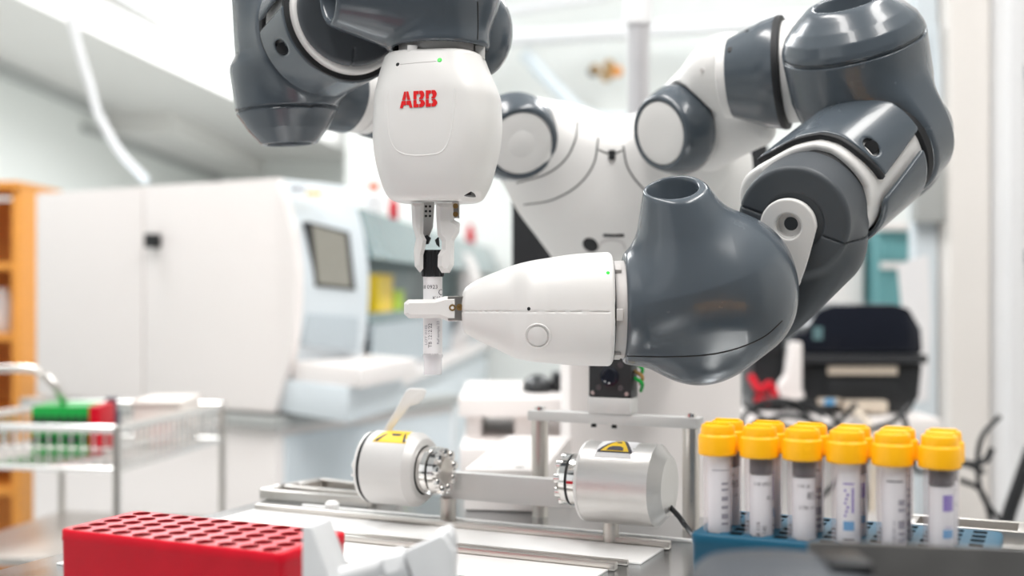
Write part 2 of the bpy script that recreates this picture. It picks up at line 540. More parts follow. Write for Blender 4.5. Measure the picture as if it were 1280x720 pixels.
# ================================================================ the room
def struct(name, mb, m, label=None, **k):
    o = mb.build(name, m, None, **k); o['kind'] = 'structure'
    if label: o['label'] = label
    return o
def slab(x0, x1, y0, y1, z0, z1): return MB().box(((x0+x1)/2, (y0+y1)/2, (z0+z1)/2), ((x1-x0)/2, (y1-y0)/2, (z1-z0)/2))
struct('floor', slab(-3.6, 2.8, -1.2, 14.2, -0.1, 0), MT['floor'], 'pale grey vinyl laboratory floor')
struct('ceiling', slab(-3.6, 2.8, -1.2, 14.2, 2.86, 2.96), MT['ceil'], 'white ceiling with a long light panel')
struct('wall_left', slab(-3.6, -3.45, -1.2, 14.2, 0, 2.86), MT['wall'], 'pale grey left wall below the soffit')
struct('wall_back', slab(-0.72, 2.8, 5.2, 5.35, 0, 2.86), MT['wall'], 'pale greenish back wall behind the robot')
struct('wall_side', slab(-0.72, -0.6, 5.35, 14.2, 0, 2.86), MT['wall'], 'wall returning into the depth of the room')
struct('wall_far', slab(-3.6, -0.6, 14.0, 14.2, 0, 2.86), MT['wall'], 'far end wall of the room')
struct('wall_right', slab(2.6, 2.75, -1.2, 5.3, 0, 2.86), MT['wallwarm'], 'cream right wall')
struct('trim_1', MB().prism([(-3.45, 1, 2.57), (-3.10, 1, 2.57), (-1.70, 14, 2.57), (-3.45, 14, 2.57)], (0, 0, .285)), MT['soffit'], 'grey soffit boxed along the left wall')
struct('soffit_shadow_strip', slab(-3.45, -3.36, 1.0, 9.9, 2.50, 2.57), MT['greyband'], 'dark strip added for the shadow where soffit meets wall')  # solid grey strip stands in for the shade under the soffit
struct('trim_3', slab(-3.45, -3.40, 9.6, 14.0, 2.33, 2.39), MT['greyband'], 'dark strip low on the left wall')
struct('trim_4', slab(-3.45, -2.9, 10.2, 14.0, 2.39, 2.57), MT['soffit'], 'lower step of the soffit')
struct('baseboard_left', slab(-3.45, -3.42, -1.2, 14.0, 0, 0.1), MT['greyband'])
# ================================================================ the two-armed robot
PX = 0.0005                                         # one unit of the hands' plane
robot = thing('dual_arm_robot', (0.10, 1.10, TZ), 'white and graphite two-armed laboratory robot reaching over the steel worktop', 'robot')

# ---- torso and shoulders
W = 660
sh_l = nrm(D(0.25, 0.38, -0.89)); sh_r = nrm(D(-0.77, 0.22, -0.60))
fl = Q(652, 180, 470); fr = Q(824, 167, 390)
body = s_ell(Q(788, 215, W), (R(150, W), R(120, W), R(118, W)), (D(1, 0, 0), D(0, 1, 0), D(0, 0, 1)))
body = smax(0.03, body, s_plane(Q(788, 163, W), D(0, -1, 0)))
low = s_cyl(Q(790, 250, W + 20), Q(800, 420, W + 40), R(105, W), R(80, W), 0.01)
lsh = s_cone(Q(700, 195, 610), fl - sh_l * 0.035, R(64, 600), R(55, 520))
rsh = s_cone(Q(840, 205, 620), Q(862, 190, 500), R(70, 600), R(52, 500))
tor = smin(0.035, body, low, lsh, rsh)
axl = nrm(Q(700, 195, 610) - fl); axr = nrm(Q(840, 205, 620) - Q(862, 190, 500))
solid('torso', tor, (-0.04, 0.92, CZ - 0.07), (0.26, 1.22, CZ + 0.16), MT['white'], robot, 0.0016, key='torso')
p, n = skin('torso', 765, 194)
if p is not None: MB().cyl(p - UZ * 0.004 + n * 0.0008, p + UZ * 0.004 + n * 0.0008, 0.0028, 12).build('neck_socket', MT['gap'], robot)
seam('chest_slot', 'torso', [(754, 294), (766, 294.5), (780, 294)], 0.0016, MT['gap'], robot)
seam('chest_ring', 'torso', [(748, 312), (752, 303), (765, 300), (778, 303), (782, 312)], 0.0010, MT['grey'], robot)
for pts in ([(722, 152), (719, 175), (706, 200), (682, 218), (646, 229)], [(748, 172), (742, 205), (722, 232), (690, 250), (655, 256)], [(779, 182), (783, 205), (792, 222), (806, 238)], [(748, 187), (758, 191), (770, 191), (778, 188)]):
    seam('torso_seam', 'torso', pts, 0.0009, MT['gap'], robot, sink=0.5)
stud('chest_port', 'torso', 738, 306, 0.007, 0.0006, MT['gap'], robot)
# shoulder barrels with round white covers
def shoulder(c, n, k):
    u = R(1, k)
    MB().lathe(c, n, [(-44*u, 54*u), (-40*u, 57*u), (-28*u, 57.5*u), (-6*u, 49*u), (-1*u, 46*u), (0, 44*u), (-1*u, 40.5*u), (-4*u, 40*u)], 64, cap=False).build('shoulder_ring', MT['dark'], robot, angle=50)
    MB().lathe(c, n, [(-5*u, 40*u), (-1.5*u, 39.3*u), (-0.4*u, 37*u), (0.4*u, 20*u), (0.6*u, 0.001*u)], 64).build('shoulder_cover', MT['white'], robot, angle=40)
shoulder(fl, sh_l, 470)
shoulder(fr, sh_r, 390)

# ---- the arm that comes in from the right: upper arm, elbow, forearm
ua = smin(0.02, s_cone(Q(858, 160, 490), Q(912, 96, 380), R(57, 490), R(51, 380)),
          s_cone(Q(886, 178, 450), Q(948, 162, 390), R(34, 420), R(22, 380)),
          s_ell(Q(905, 82, 370), (R(36, 370), R(26, 370), R(40, 370)), (D(.8, -.3, 0), D(.3, .8, 0), D(0, 0, 1))))
ua = cut(ua, s_cyl(fr - sh_r * R(43, 390), fr + sh_r * 0.06, R(60, 390), None, 0.001), 0.001)
solid('upper_arm', ua, (P(780, 0, .88)[0], .87, P(0, 240, 1.0)[2]), (P(980, 0, 1.0)[0], 1.06, P(0, 30, 1.0)[2]), MT['white'], robot, 0.0013, key='ua')
for (x, y) in ((897, 73), (878, 88)):
    q, n = skin('ua', x, y)
    if q is not None: MB().lathe(q - n * 0.001, n, [(0, 0.0022), (0.0018, 0.0018)], 12).build('bolt', MT['grey'], robot)
ax2 = nrm(D(0.92, -0.04, -0.37)); c2 = Q(948, 94, 300); u = R(1, 300)
MB().lathe(c2, ax2, [(-45*u, 44*u), (-43*u, 50*u), (-33*u, 50*u), (-32*u, 46*u)], 56).build('upper_arm_collar', MT['white'], robot)
MB().lathe(c2, ax2, [(-38*u, 44*u), (-37*u, 48*u), (-20*u, 55*u), (4*u, 64*u), (8*u, 66*u), (28*u, 70*u), (30*u, 70*u)], 64, cap=False).build('upper_arm_shell', MT['dark'], robot, angle=40)
MB().lathe(c2, ax2, [(24*u, 69*u), (30*u, 70.6*u), (34*u, 70*u), (36*u, 64*u)], 64).build('shell_rim', MT['gap'], robot)
MB().lathe(c2, ax2, [(30*u, 63*u), (48*u, 63*u), (49*u, 60*u), (56*u, 60*u)], 64).build('elbow_collar', MT['white'], robot)
for a, t, rr in ((0.6, -6, 61), (1.05, -26, 54)):
    q = c2 + ax2 * t * u; sd = nrm(np.cross(ax2, UZ)); sd = sd if sd[1] < 0 else -sd
    dv = nrm(UZ * math.cos(a) + sd * math.sin(a))
    MB().lathe(q + dv * (rr - 2) * u, dv, [(0, 3.6*u), (2.0*u, 3.6*u)], 12).build('bolt_hole', MT['gap'], robot)

d1 = nrm(D(0.73, -0.54, 0.42)); c0 = Q(1018, 246, 92); RS = R(82, 92); u1 = R(1, 92)
def along(t): return c0 + d1 * t * u1
toc = nrm(np.array([0, -1., 0]) - d1 * np.dot(np.array([0, -1., 0]), d1))      # across the forearm, towards the room's front
prp = np.cross(d1, toc); prp = prp if prp[2] < 0 else -prp
def cylc(p):                                         # angle about the forearm and distance along it
    q = p - c0; return np.degrees(np.arctan2(q @ prp, q @ toc)), (q @ d1) / u1
def s_near(tab, off=0.0):                            # keeps what lies beyond an edge that varies with the angle
    A = [a for a, _ in tab]; T = [t for _, t in tab]
    def f(p):
        a, t = cylc(p); return (np.interp(a, A, T) + off - t) * u1 * 0.8
    return f
def s_upto(a0, t0, a1, t1, sign=1, lim=-150):        # keeps angles below (or above) an edge that varies along the forearm
    def f(p):
        a, t = cylc(p); d = (a - (a0 + (a1 - a0) * (t - t0) / (t1 - t0))) * sign
        return np.radians(d) * RS * 0.85
    return f
edge = [(-180, 20), (-112, 10), (-97, -20), (-88, -34), (-78, -26), (-66, 4), (-48, 25), (-32, 31), (-13, 33), (19, 42), (70, 48), (180, 48)]
tube_o = s_cyl(along(-75), along(127), RS, None, 0.002); tube_i = s_cyl(along(-95), along(150), RS * 0.905, None, 0.001)
fsh = smax(0.002, tube_o, neg(tube_i), s_near(edge), s_upto(19, 42, 5, 131))
sl = Q(1089, 184, 20); sd_ = nrm(sl - EYE)
slot = [s_cyl(Q(x, y, 20) - sd_ * 0.04, Q(x, y, 20) + sd_ * 0.05, R(4.8, 20), None, 0.001) for x, y in ((1084, 178), (1089, 184), (1094, 190))]
fsh = cut(fsh, smin(0.004, *slot), 0.0025)
lo, hi = bounds(along(-50), along(130), pad=0.055)
solid('forearm_shell', fsh, lo, hi, MT['dark'], robot, 0.0009, key='fsh')
q = skin('fsh', 1079, 172)[0]; q2 = skin('fsh', 1100, 197)[0]; sl = P(1089, 184, (q[1] + q2[1]) / 2)
MB().cyl(sl + sd_ * 0.0026, sl + sd_ * 0.012, R(9, 20), 20).build('slot_dark_plug', MT['gap'], robot)  # black plug added behind the opening for the shade inside the slot
rim = smax(0.0008, s_cyl(along(-90), along(127), RS * 0.992, None, 0.002), neg(s_cyl(along(-95), along(150), RS * 0.895, None, 0.001)), s_near(edge, -5.5), neg(s_near(edge, 1.5)), s_upto(19.5, 42, 5.5, 131))
solid('shell_rim', rim, lo, hi, MT['gap'], robot, 0.0009)
fin_o = s_cyl(along(-70), along(118), RS * 1.03, None, 0.003); fin_i = s_cyl(along(-80), along(150), RS * 0.93, None, 0.001)
fin = smax(0.004, fin_o, neg(fin_i), s_near([(-180, 30), (20, 30), (36, 27), (90, 16), (180, 0)]), s_upto(36, 29, 19, 121, -1))
solid('forearm_guard', fin, lo, hi, MT['dark'], robot, 0.001)
core = smax(0.003, s_cyl(along(-60), along(131), RS * 0.90, None, 0.004), s_near([(-180, -60), (-95, -60), (-80, -50), (-66, -12), (-48, 8), (-32, 14), (-13, 15), (19, 18), (36, 12), (60, -6), (90, -16), (180, -20)]))
solid('forearm_core', core, lo, hi, MT['white'], robot, 0.0011)
MB().cyl(along(-40), along(30), RS * 0.80, 48).build('forearm_bearing', MT['gap'], robot)
MB().lathe(along(122), d1, [(0, RS * 0.88), (4 * u1, RS * 0.965), (15 * u1, RS * 0.965), (20 * u1, RS * 0.9)], 64).build('elbow_gap_ring', MT['gap'], robot)
# elbow with its open-ended bonnet
k = 150; ue = R(1, k); dc = nrm(D(-0.30, -0.93, -0.40)); S = Q(1066, 52, k)
prof = [(-120, 70), (-95, 80), (-60, 88), (0, 88.5), (8, 86.5), (20, 81), (32, 70), (43, 57), (52, 45.5), (55, 41), (66, 30)]
cup = s_lathe(S, dc, [(a * ue, b * ue) for a, b in prof])
cup = smax(0.003, cup, s_plane(S + dc * 52 * ue, dc))
cup = cut(cup, s_cyl(S + dc * 20 * ue, S + dc * 90 * ue, 31 * ue, 48 * ue, 0.001), 0.003)
ring = s_cyl(along(133.5), along(190), RS * 1.02, RS * 0.95, 0.006)
el = smin(0.018, cup, ring)
el = groove(el, s_plane(S - dc * 1.5 * ue, dc), 0.0011, 0.0016)
lo, hi = bounds(S + dc * 60 * ue, S - dc * 110 * ue, along(205), pad=0.062)
solid('elbow_housing', el, lo, hi, MT['dark'], robot, 0.0010, key='el')
MB().lathe(S + dc * 21 * ue, dc, [(0, 26 * ue), (2 * ue, 26 * ue), (6 * ue, 10 * ue)], 32).build('inner_cap', MT['grey'], robot)
cap = smin(0.006, s_cyl(Q(1118, 180, 160), Q(1142, 160, 250), R(50, 200), R(52, 200), 0.008), s_ell(Q(1132, 188, 215), (R(50, 215), R(66, 215), R(45, 215)), (D(1, .25, 0), D(-.25, 1, 0), D(0, 0, 1))))
lo, hi = bounds(Q(1140, 178, 150), Q(1140, 178, 260), pad=0.05)
solid('elbow_back_cap', cap, lo, hi, MT['dark'], robot, 0.0012)

# ---- wrist fork, pivot link and wrist housing over the tube rack
fc = Q(991, 277, 15); bc = Q(1013, 257, 95); ad = nrm(bc - fc)
drum = s_cyl(fc, bc, R(70, 15), R(74, 95), 0.003)
tail = s_cone(Q(1012, 300, 75), Q(930, 398, 70), R(70, 75), R(58, 70))
tail = smax(0.008, tail, s_plane(Q(991, 277, 22), -ad))
lk = smin(0.006, drum, tail)
sx = nrm(Q(1061, 298, 15) - Q(921, 264, 15))
lk = groove(lk, s_plane(Q(991, 282, 15), np.cross(ad, sx)), 0.0006, 0.0014)
lk = cut(lk, s_cyl(Q(985, 284, -5), Q(985, 284, -5) + ad * 0.014, R(38.5, 15), None, 0.0005), 0.0005)
lo, hi = bounds(fc, bc, Q(930, 398, 70), pad=0.045)
solid('wrist_fork', lk, lo, hi, MT['darkflat'], robot, 0.0010)
pv = s_cone(Q(985, 283, 10), Q(983, 350, 18), R(35.5, 10), R(20, 10))
pv = smax(0.0015, pv, s_plane(Q(985, 283, 8), -ad), s_plane(Q(985, 283, 8) + ad * 0.010, ad))
pv = cut(pv, s_cyl(Q(985, 283, 8) - ad * 0.01, Q(985, 283, 8) + ad * 0.03, R(16.5, 8), None, 0.0005), 0.0012)
lo, hi = bounds(Q(985, 283, 8), Q(983, 360, 18), pad=0.024)
solid('pivot_link', pv, lo, hi, MT['white'], robot, 0.0006)
MB().lathe(Q(985, 283, 8) + ad * 0.0010, ad, [(0, R(16.6)), (0, R(15.6)), (0.0060, R(15.4)), (0.0062, R(9)), (0.0075, R(8.5)), (0.0075, .0001)], 40, cap=False).build('pivot_bush', MT['white'], robot)

def wrist(Ax, Bx, rA, rB, T, Nt, Cb, rt, rb, extra, endplane, name, key, lo, hi, kb=0.020):
    main = s_cone(Ax, Bx, rA, rB)
    ch_dir = nrm(T - Cb)
    T2 = T + ch_dir * 0.012
    chim = s_cone(Cb, T2, rb, rt - (rb - rt) * 0.012 / np.linalg.norm(T - Cb))
    f = smin(kb, main, chim)
    for e in extra: f = smin(0.016, f, e)
    f = smax(0.0022, f, s_plane(T, Nt))
    f = cut(f, s_cyl(T - ch_dir * 0.030, T + ch_dir * 0.02, rt * 0.62, rt * 0.98, 0.001), 0.003)
    f = endplane(f)
    o = solid(name, f, lo, hi, MT['dark'], robot, 0.0009, key=key)
    MB().lathe(T - ch_dir * 0.0295, ch_dir, [(0, rt * 0.55), (0.007, rt * 0.52), (0.009, rt * 0.3), (0.009, 0.0001)], 32).build('inner_cap', MT['paper'], robot)
    return o
lo, hi = bounds(Q(775, 215, 0), Q(1000, 485, 0), pad=0.006); lo[1] = 0.70; hi[1] = 0.805
wrist(Q(800, 388, 0), Q(913, 371, 0), R(69.5), R(83), Q(840, 233, -36), nrm(D(-0.10, -0.86, -0.50)), Q(868, 335, -4), R(37), R(84),
      [s_ell(Q(914, 334, 2), (R(66), R(65), R(62))), s_ell(Q(874, 437, 15), (R(60), R(45), R(55)), (D(1, 0, 0), D(0, 1, 0), D(0, 0, 1)))],
      lambda f: smax(0.002, f, s_plane(Q(778.5, 388, 0), D(-1, 0, 0))), 'wrist_housing', 'wr', lo, hi, 0.018)
seam('housing_seam', 'wr', [(784, 445), (830, 446), (880, 444), (920, 436), (955, 421), (978, 401)], 0.0006, MT['gap'], robot)
seam('housing_seam', 'wr', [(780.5, 330), (779.5, 380), (781, 440)], 0.0004, MT['darkflat'], robot)

# ---- the hand lying level, seen from its side
UX = np.array([1., 0, 0]); UY = np.array([0, 1., 0])
hs = [(578, 388, 25), (581, 388, 27.5), (592, 387.5, 35), (606, 387.5, 42), (622, 388, 49), (642, 389, 57.5), (660, 388.8, 62), (685, 388, 65.5), (715, 387, 69), (745, 386.5, 70.5), (764, 386.3, 71)]
st = [((a - 578) * PX, 0.0, (388 - b) * PX, (0.55 * c + 16 if c < 60 else c) * PX * 0.98, c * PX) for a, b, c in hs]
hand = s_loft(Q(578, 388, 0), UX, UY, UZ, st, 2.7)
hand = groove(hand, s_plane(Q(600, 388.5, 0), UZ), 0.0003, 0.0005, side=lambda p: p[:, 0] - P(757, 0, .75)[0])
hand = cut(hand, s_cyl(Q(750, 388, 0), Q(790, 388, 0), R(64), None, 0.001), 0.001)
lo, hi = bounds(Q(572, 312, -75), Q(770, 462, 75), pad=0.004)
solid('gripper_body', hand, lo, hi, MT['white'], robot, 0.0008, key='hr')
MB().lathe(Q(756, 387, 0), UX, [(0, R(62)), (R(5), R(66)), (R(9), R(66)), (R(9), R(60))], 56).build('body_gap_ring', MT['gap'], robot)
MB().lathe(Q(752, 387, 0), UX, [(0, R(60)), (R(30), R(61.5)), (R(32), R(60))], 56).build('wrist_collar', MT['grey'], robot)
for a in (0.08, 1.1, -0.95):
    c = Q(766, 387, 0) + (-UY * math.cos(a) + UZ * -math.sin(a)) * R(62.5)
    MB().box(c, (R(7), R(3), R(7)), (UX, nrm(c - Q(766, 387, 0)), np.cross(UX, nrm(c - Q(766, 387, 0))))).build('collar_lug', MT['grey'], robot, bevel=0.0006)
q, n = skin('hr', 672, 420)
tx = nrm(np.cross(n, UZ)); ty = np.cross(n, tx)
MB().tube([q + (tx * math.cos(a) + ty * math.sin(a)) * R(15) for a in np.linspace(0, 2 * PI, 41)], 0.0006, 6).build('button_rim', MT['white'], robot)
MB().lathe(q - n * 0.001, n, [(0, R(12)), (0.0014, R(12)), (0.0017, R(11)), (0.0018, 0.0001)], 36).build('button', MT['white'], robot)
stud('microphone_hole', 'hr', 661, 386, 0.0012, 0.0002, MT['gap'], robot)
stud('indicator_light', 'hr', 760, 341, 0.0011, 0.0003, MT['led'], robot)

# finger that steadies the vial: flat jaw, steel mount and two screws
def inset(pts, c):
    n = len(pts); P2 = [np.array(p, float) for p in pts]
    ar = sum(P2[i][0] * P2[(i + 1) % n][1] - P2[(i + 1) % n][0] * P2[i][1] for i in range(n)); sg = 1 if ar > 0 else -1
    out = []
    for i in range(n):
        e0 = nrm(P2[i] - P2[i - 1]); e1 = nrm(P2[(i + 1) % n] - P2[i])
        n0 = np.array([-e0[1], e0[0]]) * sg; n1 = np.array([-e1[1], e1[0]]) * sg
        m = n0 + n1; m = m / max(m @ m / 2, .35)
        out.append(P2[i] + m * c)
    return out
def jaw(outline, w0, thick, name, c=4.6):            # flat jaw with a chamfer round its front and back faces
    inn = inset(outline, c); n = len(outline)
    rings = [[Q(x, y, w0) for x, y in inn], [Q(x, y, w0 + c) for x, y in outline], [Q(x, y, w0 + thick - c) for x, y in outline], [Q(x, y, w0 + thick) for x, y in inn]]
    mb = MB().add([p for r_ in rings for p in r_], [(k * n + i, k * n + (i + 1) % n, (k + 1) * n + (i + 1) % n, (k + 1) * n + i) for k in range(3) for i in range(n)] + [tuple(range(n)), tuple(3 * n + i for i in range(n))])
    return mb.build(name, MT['white'], robot, smooth=False)
ol = [(505, 379), (510, 374.5), (543, 374), (556, 370.5), (572, 370), (572, 401.5), (560, 401.5), (549, 397.5), (511, 398), (505, 392.5)]
f1 = jaw(ol, -24, 16, 'gripper_finger')
MB().box(Q(570.5, 385.5, -15), (R(10.5), R(8), R(15.2)), (UX, UY, UZ)).build('finger_mount', MT['steel'], f1, bevel=0.0006)
for x, y in ((565.5, 384.5), (574.5, 384)):
    MB().lathe(Q(x, y, -22.5), -UY, [(0, R(4.2)), (R(2), R(4.2)), (R(2), R(2.2)), (R(0.6), R(2.0))], 18).build('screw', MT['brass'], f1)
f2 = jaw(ol, 12, 16, 'gripper_finger')
MB().box(Q(570.5, 385.5, 20), (R(10.5), R(8), R(15.2)), (UX, UY, UZ)).build('finger_mount', MT['steel'], f2, bevel=0.0006)

# ---- the arm that comes down from above
# (hand hanging down, printed side to the front)
ABX = nrm(np.array([1., -0.17, 0])); ABY = np.cross(UZ, ABX)
hv = [(70, 485, 604), (76, 483, 606), (84, 480.5, 609), (95, 477.5, 613.5), (108, 474.5, 619), (120, 472, 623.5), (140, 470.5, 625.5), (165, 469.5, 625.5), (190, 471, 622.5), (213, 475, 617), (230, 480, 612), (243, 485, 606), (253, 492, 600)]
st = [((y - 70) * PX, ((a + b) / 2 - 548) * PX, 0.0, (b - a) / 2 * PX, (b - a) / 2 * PX * 0.93) for y, a, b in hv]
hd = s_loft(Q(548, 70, 0), -UZ, ABX, ABY, st, 2.9)
fp = Q(535, 150, -62)                                # the shield-shaped face
hd = smax(0.004, hd, s_plane(Q(530, 165, -69), nrm(np.array([-0.16, -1, 0.02]))))
hd = cut(hd, s_ell(Q(598, 262, -40), (R(26), R(40), R(22)), (ABX, ABY, UZ)), 0.001)
hd = cut(hd, s_cyl(Q(548, 40, 0), Q(548, 76, 0), R(50), None, 0.001), 0.001)
lo, hi = bounds(Q(466, 52, -80), Q(630, 258, 80), pad=0.004)
hl_o = solid('gripper_body', hd, lo, hi, MT['white'], robot, 0.0008, key='hl')
MB().box(Q(552, 244, 0), (R(46), R(40), R(4)), (ABX, ABY, UZ)).build('body_base', MT['black'], robot, bevel=0.001)
MB().cyl(Q(548, 40, 0), Q(548, 77, 0), R(49.5), 56, 0.001).build('wrist_collar', MT['grey'], robot)
for x in (516, 600):
    MB().box(Q(x, 66, -43 if x < 540 else -14), (R(6), R(8), R(8))).build('collar_lug', MT['white'], robot, bevel=0.0006)
stud('microphone_hole', 'hl', 497, 80.5, 0.0013, 0.0002, MT['gap'], robot)
stud('indicator_light', 'hl', 549.5, 75, 0.0014, 0.0004, MT['led'], robot)
seam('light_bar_edge', 'hl', [(500, 80.5), (515, 79), (545, 76.5)], 0.0004, MT['grey'], robot, sink=0.6)
seam('face_edge', 'hl', [(485, 112), (484.5, 150), (487, 172), (495, 187), (510, 193.5), (535, 193.5), (552, 189), (562, 172), (567, 140), (569, 110)], 0.0009, MT['white'], robot, sink=0.72)
# red printed letters, each split by a light cross line as on the hand
AL = [[(.155, .49), (.29, 1), (.41, 1), (.41, .70), (.36, .49)], [(.45, 1), (.57, 1), (.70, .49), (.50, .49), (.45, .70)],
      [(0, 0), (.20, 0), (.245, .18), (.41, .18), (.41, .43), (.125, .43)], [(.86, 0), (.66, 0), (.615, .18), (.45, .18), (.45, .43), (.735, .43)]]
def bow(x0, x1, y0, y1, n=6):
    return [(x1 - (x1 - x0) * 0.0 + 0.10 * math.sin(PI * i / n) - 0.06, y1 + (y0 - y1) * i / n) for i in range(n + 1)]
BL = [[(0, .49), (0, 1), (.34, 1), (.34, .80), (.20, .80), (.20, .49)], [(.38, 1), (.38, .80), (.45, .78), (.45, .62), (.38, .60), (.38, .49), (.60, .49)] + bow(.38, .68, .55, .97)[::-1] + [(.55, 1)],
      [(0, 0), (0, .44), (.20, .44), (.20, .20), (.34, .20), (.34, 0)], [(.38, 0), (.55, 0)] + bow(.38, .72, .05, .40)[::-1] + [(.62, .44), (.38, .44), (.38, .38), (.47, .36), (.47, .22), (.38, .20)]]
def glyph(polys, x0, y0, w, hgt, name):
    m = MB()
    for po in polys:
        pts = []
        for a, b in po:
            xx = x0 + a * w
            q, n = skin('hl', xx, y0 - b * hgt - (xx - 500) * 0.055)
            pts.append((q + n * 0.00015))
        m.prism(pts, n * 0.0003)
    m.build(name, MT['red_logo'], robot, smooth=False)
glyph(AL, 500, 135.5, 18.5, 20.5, 'logo_letter')
glyph(BL, 517, 135.5, 19, 20.5, 'logo_letter')
glyph(BL, 532.3, 135.5, 19, 20.5, 'logo_letter')

# two long jaws with black pads round the vial's cap
oR = [(545, 254), (566, 254), (568, 275), (575, 279), (574.5, 290), (568, 301), (567.5, 331), (562, 341), (552, 341), (547, 333), (547.5, 319), (552, 311), (552, 301), (547, 294), (545.5, 276)]
oL = [(514, 254), (530, 254), (529, 292), (533, 300), (531, 312), (529, 319), (529, 336), (525, 341), (518.5, 333), (517, 312), (520, 299), (515.5, 282)]
j1 = jaw(oR, -26, 24, 'gripper_finger', 5.0)
MB().box(Q(569.5, 263, -10), (R(4.5), R(9), R(9.5))).build('finger_mount', MT['steel'], j1, bevel=0.0004)
for y in (257.5, 268):
    MB().lathe(Q(569.5, y, -20), -UY, [(0, R(3.2)), (R(2), R(3.2)), (R(2), R(1.6)), (R(.6), R(1.6))], 16).build('screw', MT['brass'], j1)
MB().prism([Q(x, y, -20) for x, y in [(548, 296), (543.5, 300), (545.5, 306), (549, 309)]], UY * R(14)).build('finger_pad', MT['black'], j1, bevel=0.0003)
j2 = jaw(oL, -22, 22, 'gripper_finger', 4.2)
MB().prism([Q(x, y, 2) for x, y in [(528, 252), (543, 252), (541, 284), (536, 297), (529, 297)]], UY * R(6)).build('finger_mount', MT['alumatt'], j2, bevel=0.0004)
for x, y in ((532.5, 258), (537.5, 258), (532.5, 264), (537.5, 264), (532.5, 270), (537.5, 270)):
    MB().lathe(Q(x, y, 2.4), -UY, [(0, R(1.6)), (R(.5), R(1.6))], 10).build('mount_hole', MT['gap'], j2)
MB().prism([Q(x, y, -10) for x, y in [(526, 297), (534, 293.5), (538.5, 297), (535, 305), (528, 305)]], UY * R(14)).build('finger_pad', MT['black'], j2, bevel=0.0004)

# wrist housing above the hand (same casting, turned a quarter)
kk = s_cyl(Q(549, -90, 0), Q(549, 65, 0), R(64), None, 0.004)
def endl(f):
    f = smin(0.004, f, kk)
    f = cut(f, s_cyl(Q(549, 64.5, 0), Q(549, 140, 0), R(65), None, 0.001), 0.002)
    return cut(f, s_cyl(Q(549, 44, 0), Q(549, 90, 0), R(58), None, 0.001), 0.001)
lo, hi = bounds(Q(390, -150, 0), Q(645, 102, 0), pad=0.006); lo[1] = 0.70; hi[1] = 0.81
wrist(Q(550, -10, 0), Q(550, -66, 0), R(66), R(78), Q(408, -9, -36), nrm(D(-0.90, 0.12, -0.42)), Q(530, -8, 6), R(39), R(86),
      [], endl, 'wrist_housing', 'wl', lo, hi)
lo, hi = bounds(Q(596, 40, 50), Q(600, 40, 50), pad=0.034)
solid('wrist_side_cap', s_ell(Q(594, 40, 52), (R(47, 52), R(59, 52), R(50)), (D(1, 0, 0), D(0, 1, 0), D(0, 0, 1))), lo, hi, MT['dark'], robot, 0.0011)
seam('housing_seam', 'wl', [(597, 2), (597.5, 28), (597, 50)], 0.0006, MT['gap'], robot)

# its fork, forearm and elbow
dl = nrm(D(-0.56, 0.12, 0.82)); c0 = Q(431, 21, 74); RL = R(84, 72); u1 = R(1, 72)
def along(t): return c0 + dl * t * u1
fdl = s_cyl(Q(442, 12, 18), Q(437, 15, 74), R(68, 22), R(69, 74), 0.003)
fdl = groove(fdl, s_plane(Q(445, 40, 22), nrm(np.array([1., 0.25, -0.08]))), 0.0006, 0.001, side=lambda p: p[:, 2] - P(0, 62, .77)[2])
lo, hi = bounds(Q(440, 13, 22), along(10), pad=0.042)
solid('wrist_fork', fdl, lo, hi, MT['darkflat'], robot, 0.001)
fs2 = smax(0.002, s_cyl(along(0), along(74), RL, RL * 1.0, 0.002), neg(s_cyl(along(-40), along(120), RL * 0.90, None, 0.001)), s_plane(Q(337, 28, 72), D(-0.44, -0.90, 0)))
MB().lathe(along(-1.5), dl, [(0, RL * .89), (0, RL * .97), (4 * u1, RL * .985), (6 * u1, RL * .985)], 64, cap=False).build('shell_rim', MT['gap'], robot)
sl = Q(351.5, 60, 30); sd_ = nrm(sl - EYE)
fs2 = cut(fs2, smin(0.004, *[s_cyl(Q(x, y, 40) - sd_ * 0.05, Q(x, y, 40) + sd_ * 0.03, R(4.2), None, 0.001) for x, y in ((349, 54), (352, 59), (355, 64))]), 0.002)
lo, hi = bounds(along(0), along(95), pad=0.05)
solid('forearm_shell', fs2, lo, hi, MT['dark'], robot, 0.0009, key='fs2')
solid('forearm_core', s_cyl(along(-14), along(84), RL * 0.895, None, 0.003), lo - np.array([0, .02, 0]), hi, MT['white'], robot, 0.0012)
g2 = smax(0.003, s_cyl(along(4), along(70), RL * 1.04, None, 0.003), neg(s_cyl(along(-40), along(120), RL * 0.94, None, 0.001)), s_plane(Q(342, 12, 72), D(0.58, 0.81, 0)))
solid('forearm_guard', g2, lo, hi, MT['dark'], robot, 0.0011)
q = skin('fs2', 346, 47)[0]; q2 = skin('fs2', 360, 74)[0]; sl = P(352, 59, (q[1] + q2[1]) / 2)
MB().cyl(sl + UY * .0030, sl + UY * .012, R(8), 18).build('slot_dark_plug', MT['gap'], robot)  # dark plug set in this slot too, in place of its inner shade
MB().lathe(along(71), dl, [(0, RL * 0.9), (3 * u1, RL * 0.955), (11 * u1, RL * 0.955), (14 * u1, RL * 0.9)], 64).build('elbow_gap_ring', MT['gap'], robot)
k = 190; ue = R(1, k); dv = nrm(D(0.05, 1, 0.04)); S = Q(359, 139, k)
prof = [(-150, 60), (-70, 60), (-56, 67), (-50, 68), (0, 63), (3, 62), (24, 49), (42, 33.5), (46, 30)]
cup = smax(0.002, s_lathe(S, dv, [(a * ue, b * ue) for a, b in prof]), s_plane(S + dv * 42.5 * ue, dv))
cup = cut(cup, s_cyl(S + dv * 10 * ue, S + dv * 70 * ue, 25 * ue, 33 * ue, 0.001), 0.003)
